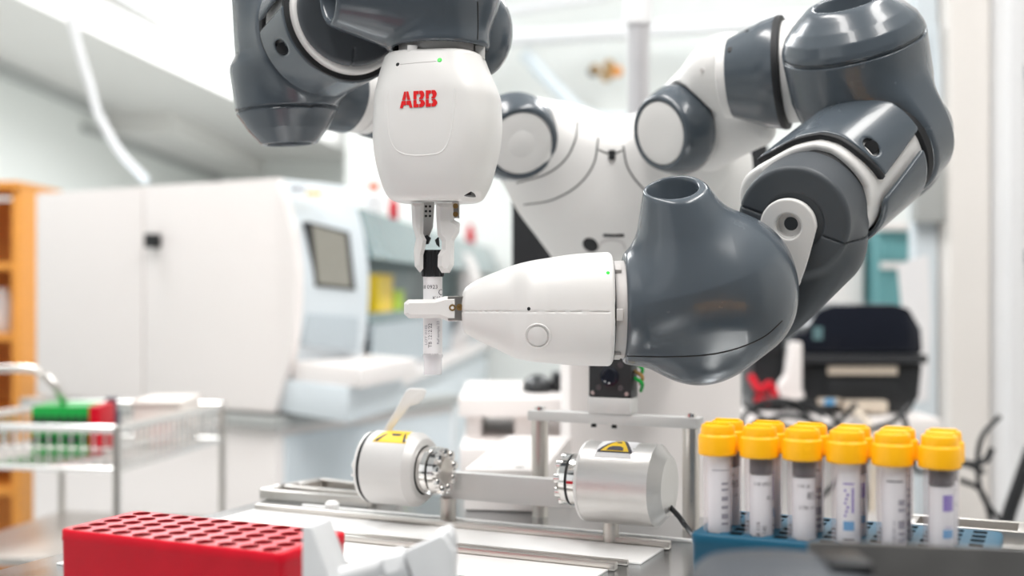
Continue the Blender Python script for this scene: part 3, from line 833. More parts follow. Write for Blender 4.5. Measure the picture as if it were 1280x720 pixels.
el = smin(0.014, cup, s_cyl(along(79), along(140), RL * 0.985, RL * 0.90, 0.005))
el = groove(el, s_plane(S, dv), 0.0009, 0.0014)
lo, hi = bounds(S + dv * 46 * ue, S - dv * 150 * ue, along(79), along(140), pad=0.052)
solid('elbow_housing', el, lo, hi, MT['dark'], robot, 0.0011)
MB().lathe(S + dv * 16 * ue, dv, [(0, 26 * ue), (4 * ue, 26 * ue), (6 * ue, 8 * ue)], 32).build('inner_cap', MT['grey'], robot)
a_, b_ = Q(395, 112, 250), Q(606, 150, 500); ax = nrm(b_ - a_); ln_ = np.linalg.norm(b_ - a_); u = R(1, 320)
MB().lathe(a_, ax, [(0, 40*u), (10*u, 46*u), (44*u, 47*u), (47*u, 44*u)], 56).build('upper_arm_shell', MT['dark'], robot, angle=45)
MB().lathe(a_, ax, [(46*u, 43*u), (50*u, 44*u), (60*u, 44*u), (61*u, 42*u), (64*u, 42*u), (65*u, 44.5*u), (78*u, 44.5*u), (80*u, 42*u)], 56).build('elbow_collar', MT['white'], robot, angle=45)
MB().lathe(a_, ax, [(79*u, 44*u), (82*u, 47*u), (112*u, 50*u), (150*u, 48*u), (152*u, 44*u)], 56).build('upper_arm_shell', MT['dark'], robot, angle=45)
MB().lathe(a_, ax, [(150*u, 44*u), (200*u, 48*u), (ln_ - 0.02, 50*u)], 48).build('upper_arm', MT['white'], robot)
# ================================================================ the worktop and what stands on it
def TP(base, a=0.0, b=0.0, h=0.0):                  # table coordinates from a point on the worktop
    return np.asarray(base) + E1 * a + E2 * b + UZ * h
AX = (E1, E2, UZ)
t0 = on_table(230, 640)
top = thing('steel_worktop', (0, 0.75, 0), 'brushed steel instrument worktop with white tray strips and steel rails', 'table')
far_l = on_table(400, 607)
L_ = 1.0
MB().box(TP(far_l, L_ / 2 - 0.002, -0.45, -0.006), (L_ / 2, 0.45, 0.006), AX).build('table_top', MT['plate'], top, bevel=0.001)
for a in (0.05, L_ - 0.06):
    for b in (-0.05, -0.85):
        q = TP(far_l, a, b, 0); MB().cyl((q[0], q[1], 0), (q[0], q[1], TZ - 0.012), 0.02, 16).build('leg', MT['steel'], top)
rA = on_table(838, 686)
def rail(a0, a1, b, w=0.006, h=0.005, m='steel', name='rail', base=rA, up=0.0):
    return MB().box(TP(base, (a0 + a1) / 2, b, up + h / 2), ((a1 - a0) / 2, w / 2, h / 2), AX).build(name, MT[m], top, bevel=0.0008)
def strip(a0, a1, b0, b1, h=0.0012, m='tray', name='tray_strip', base=rA):
    return MB().box(TP(base, (a0 + a1) / 2, (b0 + b1) / 2, h / 2), ((a1 - a0) / 2, (b1 - b0) / 2, h / 2), AX).build(name, MT[m], top, bevel=0.0003)
strip(-0.335, -0.003, -0.052, -0.004); rail(-0.335, 0, 0); rail(-0.335, -0.01, -0.056, 0.004, 0.003)
strip(-0.335, -0.016, -0.130, -0.076); rail(-0.335, -0.012, -0.072)
strip(-0.335, -0.016, -0.205, -0.148); rail(-0.335, -0.012, -0.144)
strip(-0.31, 0.04, 0.024, 0.028, 0.002, 'tray', 'tray_strip')
fr_ = thing('slot_frame', tuple(on_table(400, 607)), 'open steel slot frame at the far left corner of the worktop', 'frame')
for p0, p1 in (((328, 623), (462, 634)), ((345, 617), (474, 629)), ((400, 609), (500, 622)), ((328, 623), (400, 609)), ((374, 616), (398, 611))):
    a, b = on_table(*p0), on_table(*p1); d = nrm(b - a); s = np.cross(d, UZ)
    MB().box((a + b) / 2 + UZ * 0.004, (np.linalg.norm(b - a) / 2, 0.0035, 0.004), (d, s, UZ)).build('bar', MT['steel'], fr_, bevel=0.0006)
q = on_table(415, 641)
tag(MB().lathe(q, UZ, [(0, .0055), (.007, .0055), (.009, .0035), (.009, .003)], 20).build('locating_pin', MT['tray']), 'small white locating pin standing on the steel worktop left of the spindle', 'pin')
f3 = thing('tray_frame', tuple(on_table(1235, 690)), 'steel tray frame lying on the worktop beyond the dark sheet', 'frame')
c = np.array([0.315, 0.80, TZ])
for a0, a1, b0, b1 in ((-.05, .09, .0, .006), (-.05, .09, .034, .04), (-.05, -.044, .006, .034), (.02, .026, .006, .034)):
    MB().box(TP(c, (a0 + a1) / 2, (b0 + b1) / 2, .006), ((a1 - a0) / 2, (b1 - b0) / 2, .006), AX).build('bar', MT['steel'], f3, bevel=0.001)

# ---- the pair of clamping spindles facing each other
cl = P(497, 585, 0.88); cr = P(783, 604, 0.8095)
def gear(c, ax, r, k):
    m = MB()
    m.lathe(c, ax, [(0, r * .96), (.004, r), (.008, r), (.0085, r * .9), (.0095, r * .9), (.010, r), (.0142, r * .97), (.0165, r * .86)], 40)
    u = nrm(ax); x = nrm(UZ - u * (UZ @ u)); y = np.cross(u, x)
    return m, u, x, y
def spindle(c, ax, label, L=0.054, r=0.027, flip=False):
    u = nrm(ax)
    t = thing('clamping_spindle', (c[0], c[1], TZ), label, 'spindle', 'facing spindles')
    return t, u
# left one, with the lever
t, u = spindle(cl, E1, 'brushed aluminium clamping spindle with white lever and plain yellow warning sticker')
r = 0.0268; a = cl - E1 * 0.0175
MB().lathe(a, E1, [(0, r - .0006), (.0006, r), (.035, r), (.0405, r - .004), (.041, r - .005), (.041, r - .009), (.0385, r - .009)], 64).build('barrel', MT['alumatt'], t, angle=25)
MB().lathe(a, -E1, [(-.0005, r - .0004), (.0022, r - .0004)], 64).build('seal_ring', MT['gap'], t)
MB().lathe(a - E1 * .0022, -E1, [(0, r - .0006), (.0025, r - .001), (.009, r - .012), (.0105, .006), (.016, .0055), (.018, .003), (.018, .0001)], 48).build('end_cap', MT['white'], t)
for k in range(5):
    an = 0.5 + k * 1.256; x = UZ; y = np.cross(E1, UZ)
    q = a - E1 * .0065 + (x * math.cos(an) + y * math.sin(an)) * .019
    MB().lathe(q, -E1, [(0, .0018), (.003, .0018)], 12).build('screw', MT['chrome'], t)
MB().lathe(a + E1 * .0390, E1, [(0, r - .009), (.001, r - .0085), (.0015, r - .0105), (.0015, .005)], 48).build('dark_seal', MT['black'], t)
m, gu, gx, gy = gear(a + E1 * .0412, E1, 0.0175, 6)
ch = m.build('chuck', MT['chrome'], t, angle=30)
MB().lathe(a + E1 * .0490, E1, [(0, .0162), (.001, .0162)], 40).build('seal_ring', MT['gap'], ch)
for k in range(9):
    an = k * 2 * PI / 9
    q = a + E1 * .0546 + (gx * math.cos(an) + gy * math.sin(an)) * .0135
    MB().lathe(q, E1, [(0, .0036), (.0036, .0036), (.0048, .0022), (.0048, .0001)], 14).build('chuck_jaw', MT['chrome'], ch)
MB().lathe(a + E1 * .0566, E1, [(0, .0095), (.0015, .0095), (.0028, .006), (.0028, .0001)], 24).build('chuck_hub', MT['steel'], ch)
lb = a + UZ * .0245 - E1 * .001
lv = [lb + E1 * .010 + UZ * -.004, lb + E1 * .019 + UZ * .012, lb + E1 * .028 + UZ * .026]
pts = [P(472, 548, .885), P(481, 548, .885), P(503, 520, .885), P(512, 508, .885), P(523, 505, .885), P(530, 498, .885), P(533, 489, .885), P(529, 486, .885), P(512, 485.5, .885), P(507, 489, .885), P(498, 506, .885), P(484, 530, .885)]
MB().prism(pts, np.array([0, .006, 0])).build('lever', MT['white'], t, bevel=0.0012)
def wrap_patch(t, c, ax, r, poly, m, name, off):     # a flat printed patch laid round a barrel: (along axis, arc from the crown towards the front)
    u = nrm(ax); x = UZ; y = np.cross(u, x)
    if y[1] > 0: y = -y
    mb = MB(); n = 5; rim = []
    for k in range(len(poly)):
        p0, p1 = np.array(poly[k]), np.array(poly[(k + 1) % len(poly)])
        rim += [p0 + (p1 - p0) * i / n for i in range(n)]
    cen = np.mean(poly, 0); nn = len(rim); NR = 7
    def at(q): return c + u * q[0] + (x * math.cos(q[1] / r) + y * math.sin(q[1] / r)) * (r + off)
    v = [at(cen + (q - cen) * (j + 1) / NR) for j in range(NR) for q in rim] + [at(cen)]
    f = [(j * nn + i, j * nn + (i + 1) % nn, (j + 1) * nn + (i + 1) % nn, (j + 1) * nn + i) for j in range(NR - 1) for i in range(nn)]
    mb.add(v, f + [(i, (i + 1) % nn, NR * nn) for i in range(nn)])
    return mb.build(name, m, t, smooth=True)
wl_ = wrap_patch(t, a, E1, r, [(.011, -.012), (.027, -.012), (.034, .0185), (.006, .0185)], MT['warn'], 'warning_sticker', .00015)
wrap_patch(wl_, a, E1, r, [(.0070, .0178), (.0105, .0178), (.0145, .008), (.0130, .008)], MT['ink'], 'sticker_mark', .0003)
wrap_patch(wl_, a, E1, r, [(.0332, .0178), (.0310, .0178), (.0275, .006), (.0285, .006)], MT['ink'], 'sticker_mark', .0003)
wrap_patch(wl_, a, E1, r, [(.017, .007), (.026, .007), (.025, .0105), (.019, .0105)], MT['ink'], 'sticker_mark', .0003)
# right one, on its own post
t, u = spindle(cr, E1, 'brushed aluminium clamping spindle on steel post, square white warning label on top')
a = cr - E1 * 0.028; r = 0.0275
MB().lathe(a, E1, [(0, r - .004), (.0005, r - .0012), (.002, r - .0003), (.0022, r), (.051, r), (.0512, r - .0002), (.0585, r - .008), (.0587, .0001)], 72).build('barrel', MT['alu'], t, angle=25)
MB().lathe(a, E1, [(-.0006, r - .003), (.0, r - .0004), (.0021, r + .0003), (.0024, r)], 64).build('white_ring', MT['white'], t)
m, gu, gx, gy = gear(a - E1 * .0005, -E1, 0.0180, 6)
ch = m.build('chuck', MT['chrome'], t, angle=30)
MB().lathe(a - E1 * .0088, -E1, [(0, .0176), (.0014, .0176)], 40).build('seal_ring', MT['gap'], ch)
for k in range(9):
    an = k * 2 * PI / 9
    q = a - E1 * .014 + (gx * math.cos(an) + gy * math.sin(an)) * .0140
    MB().lathe(q, -E1, [(0, .0038), (.004, .0038), (.0052, .0022), (.0052, .0001)], 14).build('chuck_jaw', MT['chrome'], ch)
lab = wrap_patch(t, a, E1, r, [(.012, -.010), (.038, -.010), (.038, .0215), (.012, .0215)], MT['paper'], 'warning_sticker', .00015)
wrap_patch(lab, a, E1, r, [(.0130, .0172), (.0370, .0172), (.0372, .0155), (.0262, -.0045), (.0238, -.0045), (.0128, .0155)], MT['ink'], 'sticker_border', .0003)
wrap_patch(lab, a, E1, r, [(.0150, .0160), (.0350, .0160), (.0254, -.0022), (.0246, -.0022)], MT['warn'], 'sticker_triangle', .00045)
wrap_patch(lab, a, E1, r, [(.0190, .0152), (.0310, .0152), (.0300, .0120), (.0275, .0104), (.0225, .0104), (.0200, .0120)], MT['ink'], 'sticker_mark', .0006)
wrap_patch(lab, a, E1, r, [(.0230, .0055), (.0270, .0055), (.0262, .0030), (.0238, .0030)], MT['ink'], 'sticker_mark', .0006)
q = a + E1 * .017
MB().cyl((q[0], q[1], TZ), (q[0], q[1], cr[2] - r + .002), 0.0055, 24).build('post', MT['steel'], t)
# cross bar behind them on its post
t = thing('spindle_bar', tuple(on_table(560, 655)), 'flat aluminium bar on a short round post between the spindles', 'bar')
b0 = on_table(560, 653); c = TP((b0[0], b0[1], 0), -0.006, .004, 0)
MB().box(TP((c[0], c[1], TZ + .0275), .052, 0, 0), (.052, .0045, .0098), AX).build('crossbar', MT['alumatt'], t, bevel=0.0006)
MB().cyl((b0[0], b0[1] + .002, TZ), (b0[0], b0[1] + .002, TZ + .018), .0058, 24).build('post', MT['steel'], t)

# ---- portal frame carrying the small camera
g = thing('portal_frame', tuple(on_table(675, 645)), 'aluminium portal of two round posts and a crossbar behind the spindles', 'frame')
g0 = on_table(675, 645); g1 = TP(g0, 0.118, 0, 0)
for q in (g0, g1):
    p_ = MB().cyl(q, q + UZ * .080, .0062, 28).build('post', MT['steel'], g)
    MB().lathe(q + UZ * .080, UZ, [(0, .0042), (.003, .0042), (.003, .0022), (.001, .0018)], 18).build('post_screw', MT['chrome'], p_)
MB().box((g0 + g1) / 2 + UZ * .0766, (.0665, .0066, .0038), AX).build('crossbar', MT['alumatt'], g, bevel=0.0008)
for aa in (.048, .064):
    MB().lathe(TP(g0, aa - .004, -.001, .0728), -UZ, [(0, .002), (.003, .002)], 12).build('bolt', MT['gap'], g)
cb = TP(g0, 0.0585, .001, .0805)
MB().box(cb + UZ * .006, (.0165, .0085, .006), AX).build('mount_block', MT['alumatt'], g, bevel=0.0006)
cm = cb + UZ * (.0122 + .0155)
t = thing('vision_camera', tuple(cb + UZ * .0122), 'small black square machine vision camera on the portal crossbar', 'camera')
MB().box(cm, (.0165, .0075, .0155), AX).build('housing', MT['black'], t, bevel=0.0009)
fcx = cm - E2 * .0075
MB().lathe(fcx, -E2, [(0, .0072), (.001, .0072), (.0012, .0055), (.0002, .0045), (.0002, .0001)], 32).build('lens', MT['gloss'], t)
for i in (-1, 1):
    for j in (-1, 1):
        MB().lathe(fcx + E1 * .0132 * i + UZ * .0125 * j, -E2, [(0, .0017), (.0008, .0015)], 14).build('screw', MT['steel'], t)
        MB().lathe(fcx + E1 * .0085 * i + UZ * .0085 * j, -E2, [(0, .0022), (.0004, .0020)], 14).build('lamp_window', MT['plug'], t)
sd = cm + E1 * .0165
for z, mm in ((.006, 'green'), (.0, 'brass'), (-.005, 'green')):
    MB().tube(spline([sd + UZ * (z + .004), sd + E1 * .006 + UZ * z, sd + E1 * .003 + E2 * .006 + UZ * (z - .006)], 6), .0014, 6).build('signal_lead', MT[mm], t)

# ---- the vial held between the hands
CX, CY = (541 - 640) * .75 / F, .75
def zpx(y): return CZ - (y - 360) * PX
v = thing('sample_vial', (CX, CY, zpx(468)), 'labelled sample vial with black ribbed cap held between the grippers', 'vial')
MB().lathe((CX, CY, zpx(445)), UZ, [(0, R(12)), ((445 - 345) * PX, R(12)), ((445 - 344) * PX, R(11))], 40).build('label', MT['paper'], v)
MB().lathe((CX, CY, zpx(468)), UZ, [(0, R(10.6)), (.0004, R(11.2)), ((468 - 345) * PX, R(11.8))], 40).build('vial_body', MT['clear2'], v)
MB().lathe((CX, CY, zpx(447)), UZ, [(0, R(12.2)), (.001, R(12.6)), (.0022, R(12.2))], 40).build('base_collar', MT['clear2'], v)
MB().lathe((CX, CY, zpx(462)), UZ, [(0, R(2)), (.007, R(9.8)), (.0078, R(9.8))], 32).build('inner_floor', MT['paper'], v)
cv = []; nr = 44
m = MB(); zs = [zpx(346), zpx(344.5), zpx(315), zpx(312.5)]
for z, k in zip(zs, (-.5, 0, 0, -.8)):
    for i in range(nr):
        an = 2 * PI * i / nr; rr = R(13.2 + k + (0.8 if (i % 4) < 2 else -0.9) * (1 if z != zs[0] else .3))
        cv.append((CX + rr * math.sin(an), CY - rr * math.cos(an), z))
m.add(cv, [(k * nr + i, k * nr + (i + 1) % nr, (k + 1) * nr + (i + 1) % nr, (k + 1) * nr + i) for k in range(3) for i in range(nr)] + [tuple(range(nr)), tuple(3 * nr + i for i in range(nr))])
m.build('cap', MT['black'], v, smooth=False)
def wrap_text(s, size_px, u0, y0, name, parent, rot=0.0, m='ink', rr=12.15, cx=CX, cy=CY, unit=PX, zf=zpx, sp=1.0):
    vv, ff = flat_text(s, size_px, 0, sp)
    out = []
    for x, y, _ in vv:
        uu = x * math.cos(rot) - y * math.sin(rot) + u0; w = x * math.sin(rot) + y * math.cos(rot)
        an = uu / rr
        out.append((cx + rr * unit * math.sin(an), cy - rr * unit * math.cos(an), zf(y0) + w * unit))
    return link_mesh(name, out, ff, MT[m], parent, smooth=False)
wrap_text('918 0923', 6.8, -19.5, 361, 'print', v, sp=1.05)
wrap_text('C', 11, 7.8, 369, 'print', v)
wrap_text('K10', 6.6, 0.5, 374.8, 'print', v)
wrap_text('TB 1212/22', 6.4, -0.5, 434, 'print', v, rot=PI / 2)
wrap_text('LOT 0145', 6.0, -6.5, 431, 'print', v, rot=PI / 2, m='inkgrey')
wrap_text('Ref sample 22', 5.2, 9.5, 430, 'print', v, rot=PI / 2, m='inkgrey')
wrap_text('0100100', 6.2, -13.5, 445.5, 'print', v)

# ---- racks with wells
def well_rack(name, near, L, Wd, nx, ny, mx, my, rw, hgt, m, mhole, label, cat, seg=20, depth=.022, lip=True, a_dir=-1):
    # near: the top corner closest to the camera; rows run along E1*a_dir and E2
    t = thing(name, (near[0], near[1], TZ), label, cat)
    U = E1 * a_dir
    def pt(a, b, z): return np.array([near[0], near[1], 0]) + U * a + E2 * b + UZ * z
    zt = near[2]
    cr_ = .005
    def outline(inset, z):
        r_ = max(cr_ - inset, .0008); o = []
        for cx, cy, s in ((L - cr_, Wd - cr_, 0), (cr_, Wd - cr_, 1), (cr_, cr_, 2), (L - cr_, cr_, 3)):
            for k in range(6):
                an = s * PI / 2 + k * PI / 10
                o.append(pt(cx + r_ * math.cos(an), cy + r_ * math.sin(an), z))
        return o
    mb = MB(); rings = [outline(.0015, TZ), outline(0.0012, TZ + .001), outline(.0004, zt - .006), outline(0, zt - .0055), outline(0, zt - .0012), outline(.0006, zt - .0003), outline(.0014, zt)]
    n = 24; vv = [p for r_ in rings for p in r_]
    mb.add(vv, [(k * n + i, k * n + (i + 1) % n, (k + 1) * n + (i + 1) % n, (k + 1) * n + i) for k in range(len(rings) - 1) for i in range(n)] + [tuple(range(n))])
    # top plate between the outline and the field of wells, then each cell with its round well
    x0, x1, y0, y1 = mx, L - mx, my, Wd - my
    px, py = (x1 - x0) / nx, (y1 - y0) / ny
    fld = [(x1, y1), (x0, y1), (x0, y0), (x1, y0)]
    ring = rings[-1]; v2 = list(ring) + [pt(a, b, zt) for a, b in fld]; f2 = []
    for s in range(4):
        f2 += [(s * 6 + k, s * 6 + k + 1, n + s) for k in range(5)]
        f2.append((s * 6 + 5, (s * 6 + 6) % n, n + (s + 1) % 4, n + s))
    mb.add(v2, f2)
    inner = MB()
    for i in range(nx):
        for j in range(ny):
            cx, cy = x0 + px * (i + .5), y0 + py * (j + .5)
            sq = []; ci = []; cl_ = []
            for k in range(seg):
                an = 2 * PI * k / seg + PI / 4
                c_, s_ = math.cos(an), math.sin(an); q = max(abs(c_), abs(s_))
                sq.append(pt(cx + c_ / q * px / 2, cy + s_ / q * py / 2, zt))
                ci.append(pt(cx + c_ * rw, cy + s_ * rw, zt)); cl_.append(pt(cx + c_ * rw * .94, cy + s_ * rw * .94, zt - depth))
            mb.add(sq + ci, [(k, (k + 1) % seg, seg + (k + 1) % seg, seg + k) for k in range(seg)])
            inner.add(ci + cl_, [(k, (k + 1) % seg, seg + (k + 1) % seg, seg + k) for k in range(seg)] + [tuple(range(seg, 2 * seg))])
    me_v, me_f = mb.v, mb.f
    o = link_raw('rack_body', me_v, me_f, m, t)
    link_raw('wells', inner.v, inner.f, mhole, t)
    return t
def link_raw(name, verts, faces, m, parent):
    me = bpy.data.meshes.new(name)
    vv = np.asarray(verts) - origin_of(parent)
    me.from_pydata([tuple(x) for x in vv], [], faces)
    bm = bmesh.new(); bm.from_mesh(me)
    bmesh.ops.remove_doubles(bm, verts=bm.verts, dist=0.00005)
    bmesh.ops.recalc_face_normals(bm, faces=bm.faces); bm.to_mesh(me); bm.free()
    me.shade_smooth(); me.set_sharp_from_angle(angle=math.radians(40))
    me.materials.append(m)
    o = bpy.data.objects.new(name, me); COL.objects.link(o); o.parent = parent
    return o
RH = .122
def at_drop(px, py, d=RH): return P(px, py, F * d / (py - 360))
well_rack('tube_rack', at_drop(352, 692.5), .1372, .0566, 10, 5, .0035, .0012, .0048, .051, MT['red'], MT['redshade'],
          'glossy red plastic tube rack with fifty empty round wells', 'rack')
bc_ = at_drop(862, 666)
well_rack('tube_rack', bc_, .142, .070, 12, 6, .005, .003, .0046, .051, MT['blue'], MT['gap'],
          'dark blue tube rack holding the yellow capped tubes', 'rack', seg=4, depth=.03, a_dir=1)

# ---- yellow capped tubes standing in the blue rack
spec = ['front row yellow capped tube with grey barcode and dark bottom, leftmost',
        'clear tube with yellow cap, dark plug and upright printed lines, second in the front row',
        'clear tube with yellow cap, dark plug and large printed number, third in the front row',
        'clear tube with yellow cap and label striped violet and blue, beside the tube marked 85',
        'clear tube with yellow cap and grey barcode blocks, between the two violet labels',
        'front row yellow capped tube with dark plug and violet label, rightmost']
back = ['yellow capped tube standing behind the leftmost tube of the blue rack', 'yellow capped tube hidden behind the tube with upright printed lines',
        'yellow capped tube hidden behind the tube marked 85', 'yellow capped tube hidden behind the violet and blue striped label tube',
        'yellow capped tube hidden behind the tube between two violet labels', 'yellow capped tube hidden behind the rightmost tube of the blue rack']
zt = CZ - RH
RT = .0073
def tube_at(base, label, insert):
    t = thing('capped_tube', base, label, 'tube', 'yellow capped tubes in the blue rack')
    b = np.array(base)
    if not PROTO:
        body = MB().lathe(b, UZ, [(0, .004), (.003, RT * .95), (.064, RT), (.0645, RT)], 36).build('tube_body', MT['clear'], t)
        RC = .0098
        c = MB().lathe(b + UZ * .0605, UZ, [(0, RC * .95), (.0008, RC), (.0090, RC * .99), (.0098, RC * .96), (.0105, RC * .87), (.0140, RC * .85), (.0150, RC * .80), (.0152, RC * .68)], 48, cap=True)
        cap = c.build('cap', MT['yellow'], t, angle=30)
        MB().box(b + UZ * .0758, (.0062, .0022, .0008), AX).build('cap_bar', MT['yellow'], cap, bevel=.0004)
        PROTO.append(t)
    else:
        for ch_ in PROTO[0].children:
            if ch_.name.split('.')[0] in ('tube_body', 'cap'):
                copy_tree(ch_, t)
    insert(t, b)
    return t
PROTO = []
def inner(kind):
    def f(t, b):
        ri = .0055; off = np.array([.0006, -.0006, 0]); c = b + off
        lo_, hi_ = (.008, .052) if kind in (2, 3, 6) else (.006, .060)
        vi = MB().lathe(c + UZ * lo_, UZ, [(0, ri * .9), (.001, ri), (hi_ - lo_, ri)], 28).build('inner_vial', MT['paper'], t)
        zf = lambda y: b[2] + y
        def band(u0, u1, z0, z1, m, name='print_band'):
            rr = ri + .00015; mb = MB(); n = 6; v_ = []
            for z in (z0, z1):
                for i in range(n + 1):
                    an = (u0 + (u1 - u0) * i / n); v_.append((c[0] + rr * math.sin(an), c[1] - rr * math.cos(an), b[2] + z))
            mb.add(v_, [(i, i + 1, n + 2 + i, n + 1 + i) for i in range(n)]).build(name, MT[m], vi)
        def txt(s, size, u0, z0, rot=0.0, m='ink'):
            wrap_text(s, size, u0, z0, 'print', vi, rot, m, rr=(ri + .0002) / PX, cx=c[0], cy=c[1], unit=PX, zf=zf)
        if kind in (2, 3, 6):
            MB().lathe(c + UZ * .0525, UZ, [(0, ri * 1.02), (.009, ri * 1.02)], 28).build('plug', MT['plug'], vi)
        if kind == 1:
            band(-1.2, 1.2, .006, .0135, 'plug', 'dark_bottom')
            for k, (h_, z) in enumerate(((.0012, .046), (.0012, .043), (.0022, .038), (.0016, .034), (.0026, .029), (.0012, .026))): band(.05, .75, z, z + h_, 'inkgrey')
            band(-.8, .8, .053, .0535, 'inkgrey'); band(-.8, .8, .019, .0195, 'inkgrey')
        if kind == 2:
            txt('118 0922', 5.0, -10, .047); txt('KL', 6, 3.6, .040)
            txt('11 1018 114', 6.0, -3.0, .014, PI / 2); txt('SAMPLE 145', 6.0, 3.4, .012, PI / 2)
        if kind == 3:
            txt('85', 10, 0.0, .0420); txt('118 20', 4.8, -9.5, .0475); txt('CTR 14', 4.8, -7.5, .037); txt('SERUM 22', 5.0, 5.0, .012, PI / 2, 'inkgrey')
        if kind == 4:
            band(-.7, .25, .0505, .0512, 'violet')
            for k in range(7): band(-.62 + .1 * (k % 3), -.45 + .12 * (k % 3), .035 + .002 * k, .0362 + .002 * k, 'violet')
            band(.02, .2, .037, .049, 'violet')
            band(-.7, .25, .0285, .0330, 'sky'); band(-.7, .25, .024, .0246, 'ink'); band(-.7, .25, .013, .0215, 'violet'); txt('K', 4, 6.0, .017)
        if kind == 5:
            for h_, z in ((.0028, .042), (.0018, .039), (.0040, .031), (.0016, .028), (.002, .0245)): band(.05, .75, z, z + h_, 'inkgrey')
            txt('SERUM 14', 5.0, -1.5, .024, PI / 2, 'inkgrey'); band(-.95, .5, .0530, .0537, 'ink'); band(-.8, .8, .018, .0186, 'inkgrey')
        if kind == 6:
            band(-.2, .8, .041, .0485, 'violet'); band(-.2, .8, .0285, .0325, 'sky'); band(-.05, .7, .0335, .0338, 'violet'); band(-.2, .8, .0125, .0130, 'violet')
            for k in range(6): band(.0 + .12 * (k % 2), .1 + .12 * (k % 2), .0145 + .002 * k, .0156 + .002 * k, 'violet')
    return f
for k in range(6):
    a_ = .0108 + .02116 * k
    for row in (0, 1):
        q = TP((bc_[0], bc_[1], 0), a_, .013 + .0195 * row, 0)
        tube_at((q[0], q[1], CZ - .0687 - .0757), spec[k] if row == 0 else back[k], inner(k + 1 if row == 0 else (k + 2) % 6 + 1))

# ---- foreground pieces
t = thing('holder_bracket', tuple(P(470, 880, .5) * np.array([1, 1, 0]) + UZ * TZ), 'white plastic bracket with slanted plates and a roller at the front edge', 'bracket')
dv_ = P(414, 649, .535) - P(389, 658.5, .5)
zb = TZ
def down(p): return np.array([p[0], p[1], zb])
pA = [P(377, 657.5, .5), P(389.5, 658.5, .5), P(470, 860, .5), P(373, 860, .5)]
pA = [pA[0], pA[1], down(P(470, 860, .5)), down(P(377, 860, .5))]
MB().prism(pA, dv_).build('slanted_plate', MT['gw'], t, bevel=.0012)
Yb = .50
out = [P(504, 690, Yb), P(541, 673, Yb), P(549, 669, Yb), P(556, 672, Yb), P(567, 690, Yb), down(P(567, 690, Yb)), down(P(548, 690, Yb)), P(522, 737, Yb)]
MB().prism(out, P(572, 684, .53) - P(567, 690, .5)).build('notched_plate', MT['gw'], t, bevel=.0010)
n0 = [P(543, 669.5, .5), P(549, 668, .5), P(556, 671, .5), P(560, 678, .5)]
MB().prism([P(540, 673, .512), P(549, 667.0, .512), P(561, 663, .512), P(567, 672, .512), P(569, 690, .512), P(545, 690, .512)], np.array([0.0005, .016, .0])).build('notch_lip', MT['gw'], t, bevel=.0012)
c0_ = P(425, 722, .52); c1_ = P(505, 700, .52)
ax_ = nrm(c1_ - c0_)
MB().lathe(c0_, ax_, [(0, .0045), (.020, .0045), (.0205, .0055), (.024, .0055), (.0245, .0052), (.030, .0052)], 32).build('roller', MT['gw'], t)
MB().lathe(P(484, 712, .515), ax_, [(0, .0075), (.0015, .0080), (.009, .0080), (.0095, .0075)], 8).build('roller_flange', MT['gw'], t)
sh0 = P(1010, 676, .46); e = nrm(np.array([.985, -.17, 0]))
sc = sh0 + e * .055
MB_ = MB().box((sc[0], sc[1], (sh0[2] + TZ) / 2), (.055, .0016, (sh0[2] - TZ) / 2), (e, np.cross(UZ, e), UZ))
tag(MB_.build('metal_sheet', MT['sheet'], None, bevel=.0006), 'dark grey metal sheet standing on edge before the blue rack', 'sheet')
t = thing('sensor_housing', (P(985, 720, .40)[0], .40, TZ), 'rounded grey plastic housing with black inlay at the bottom front edge', 'housing')
hc = P(985, 752, .40); hh = (hc[2] + .0115 - TZ) / 2
hs_ = smin(.012, s_box((hc[0], hc[1], TZ + hh), (.030, .025, hh), None, .010), s_ell((hc[0] - .004, hc[1], hc[2] + .003), (.024, .022, .010)))
solid('housing_shell', hs_, (hc[0] - .04, hc[1] - .035, TZ), (hc[0] + .04, hc[1] + .035, hc[2] + .02), MT['sheet_plastic'] if 'sheet_plastic' in MT else MT['darkflat'], t, .0012)
MB().box(hc + np.array([.0175, -.004, .0135]), (.007, .010, .0022)).build('inlay', MT['black'], t, bevel=.0008)
# ================================================================ behind the worktop
def bx(c0, c1): c0 = np.asarray(c0, float); c1 = np.asarray(c1, float); return MB().box((c0 + c1) / 2, np.abs(c1 - c0) / 2)
# robot pedestal, rear bench
t = thing('robot_pedestal', (0.125, 1.24, 0), 'white box pedestal the robot stands on behind the worktop', 'pedestal')
bx((.055, 1.16, 0), (.222, 1.36, CZ - .01)).build('column', MT['shell'], t, bevel=.004)
bx((.05, 1.15, 0), (.23, 1.37, .1)).build('plinth', MT['greyband'], t, bevel=.003)
t = thing('rear_bench', (0.1, 1.5, 0), 'pale laboratory bench behind the steel worktop', 'bench')
bx((-.062, 1.42, TZ - .05), (.30, 1.84, TZ - .016)).build('bench_top', MT['shell'], t, bevel=.003)
bx((-.05, 1.46, .08), (.28, 1.82, TZ - .05)).build('carcass', MT['shellblue'], t, bevel=.003)
bx((-.04, 1.50, 0), (.27, 1.8, .08)).build('kick_plate', MT['greyband'], t)
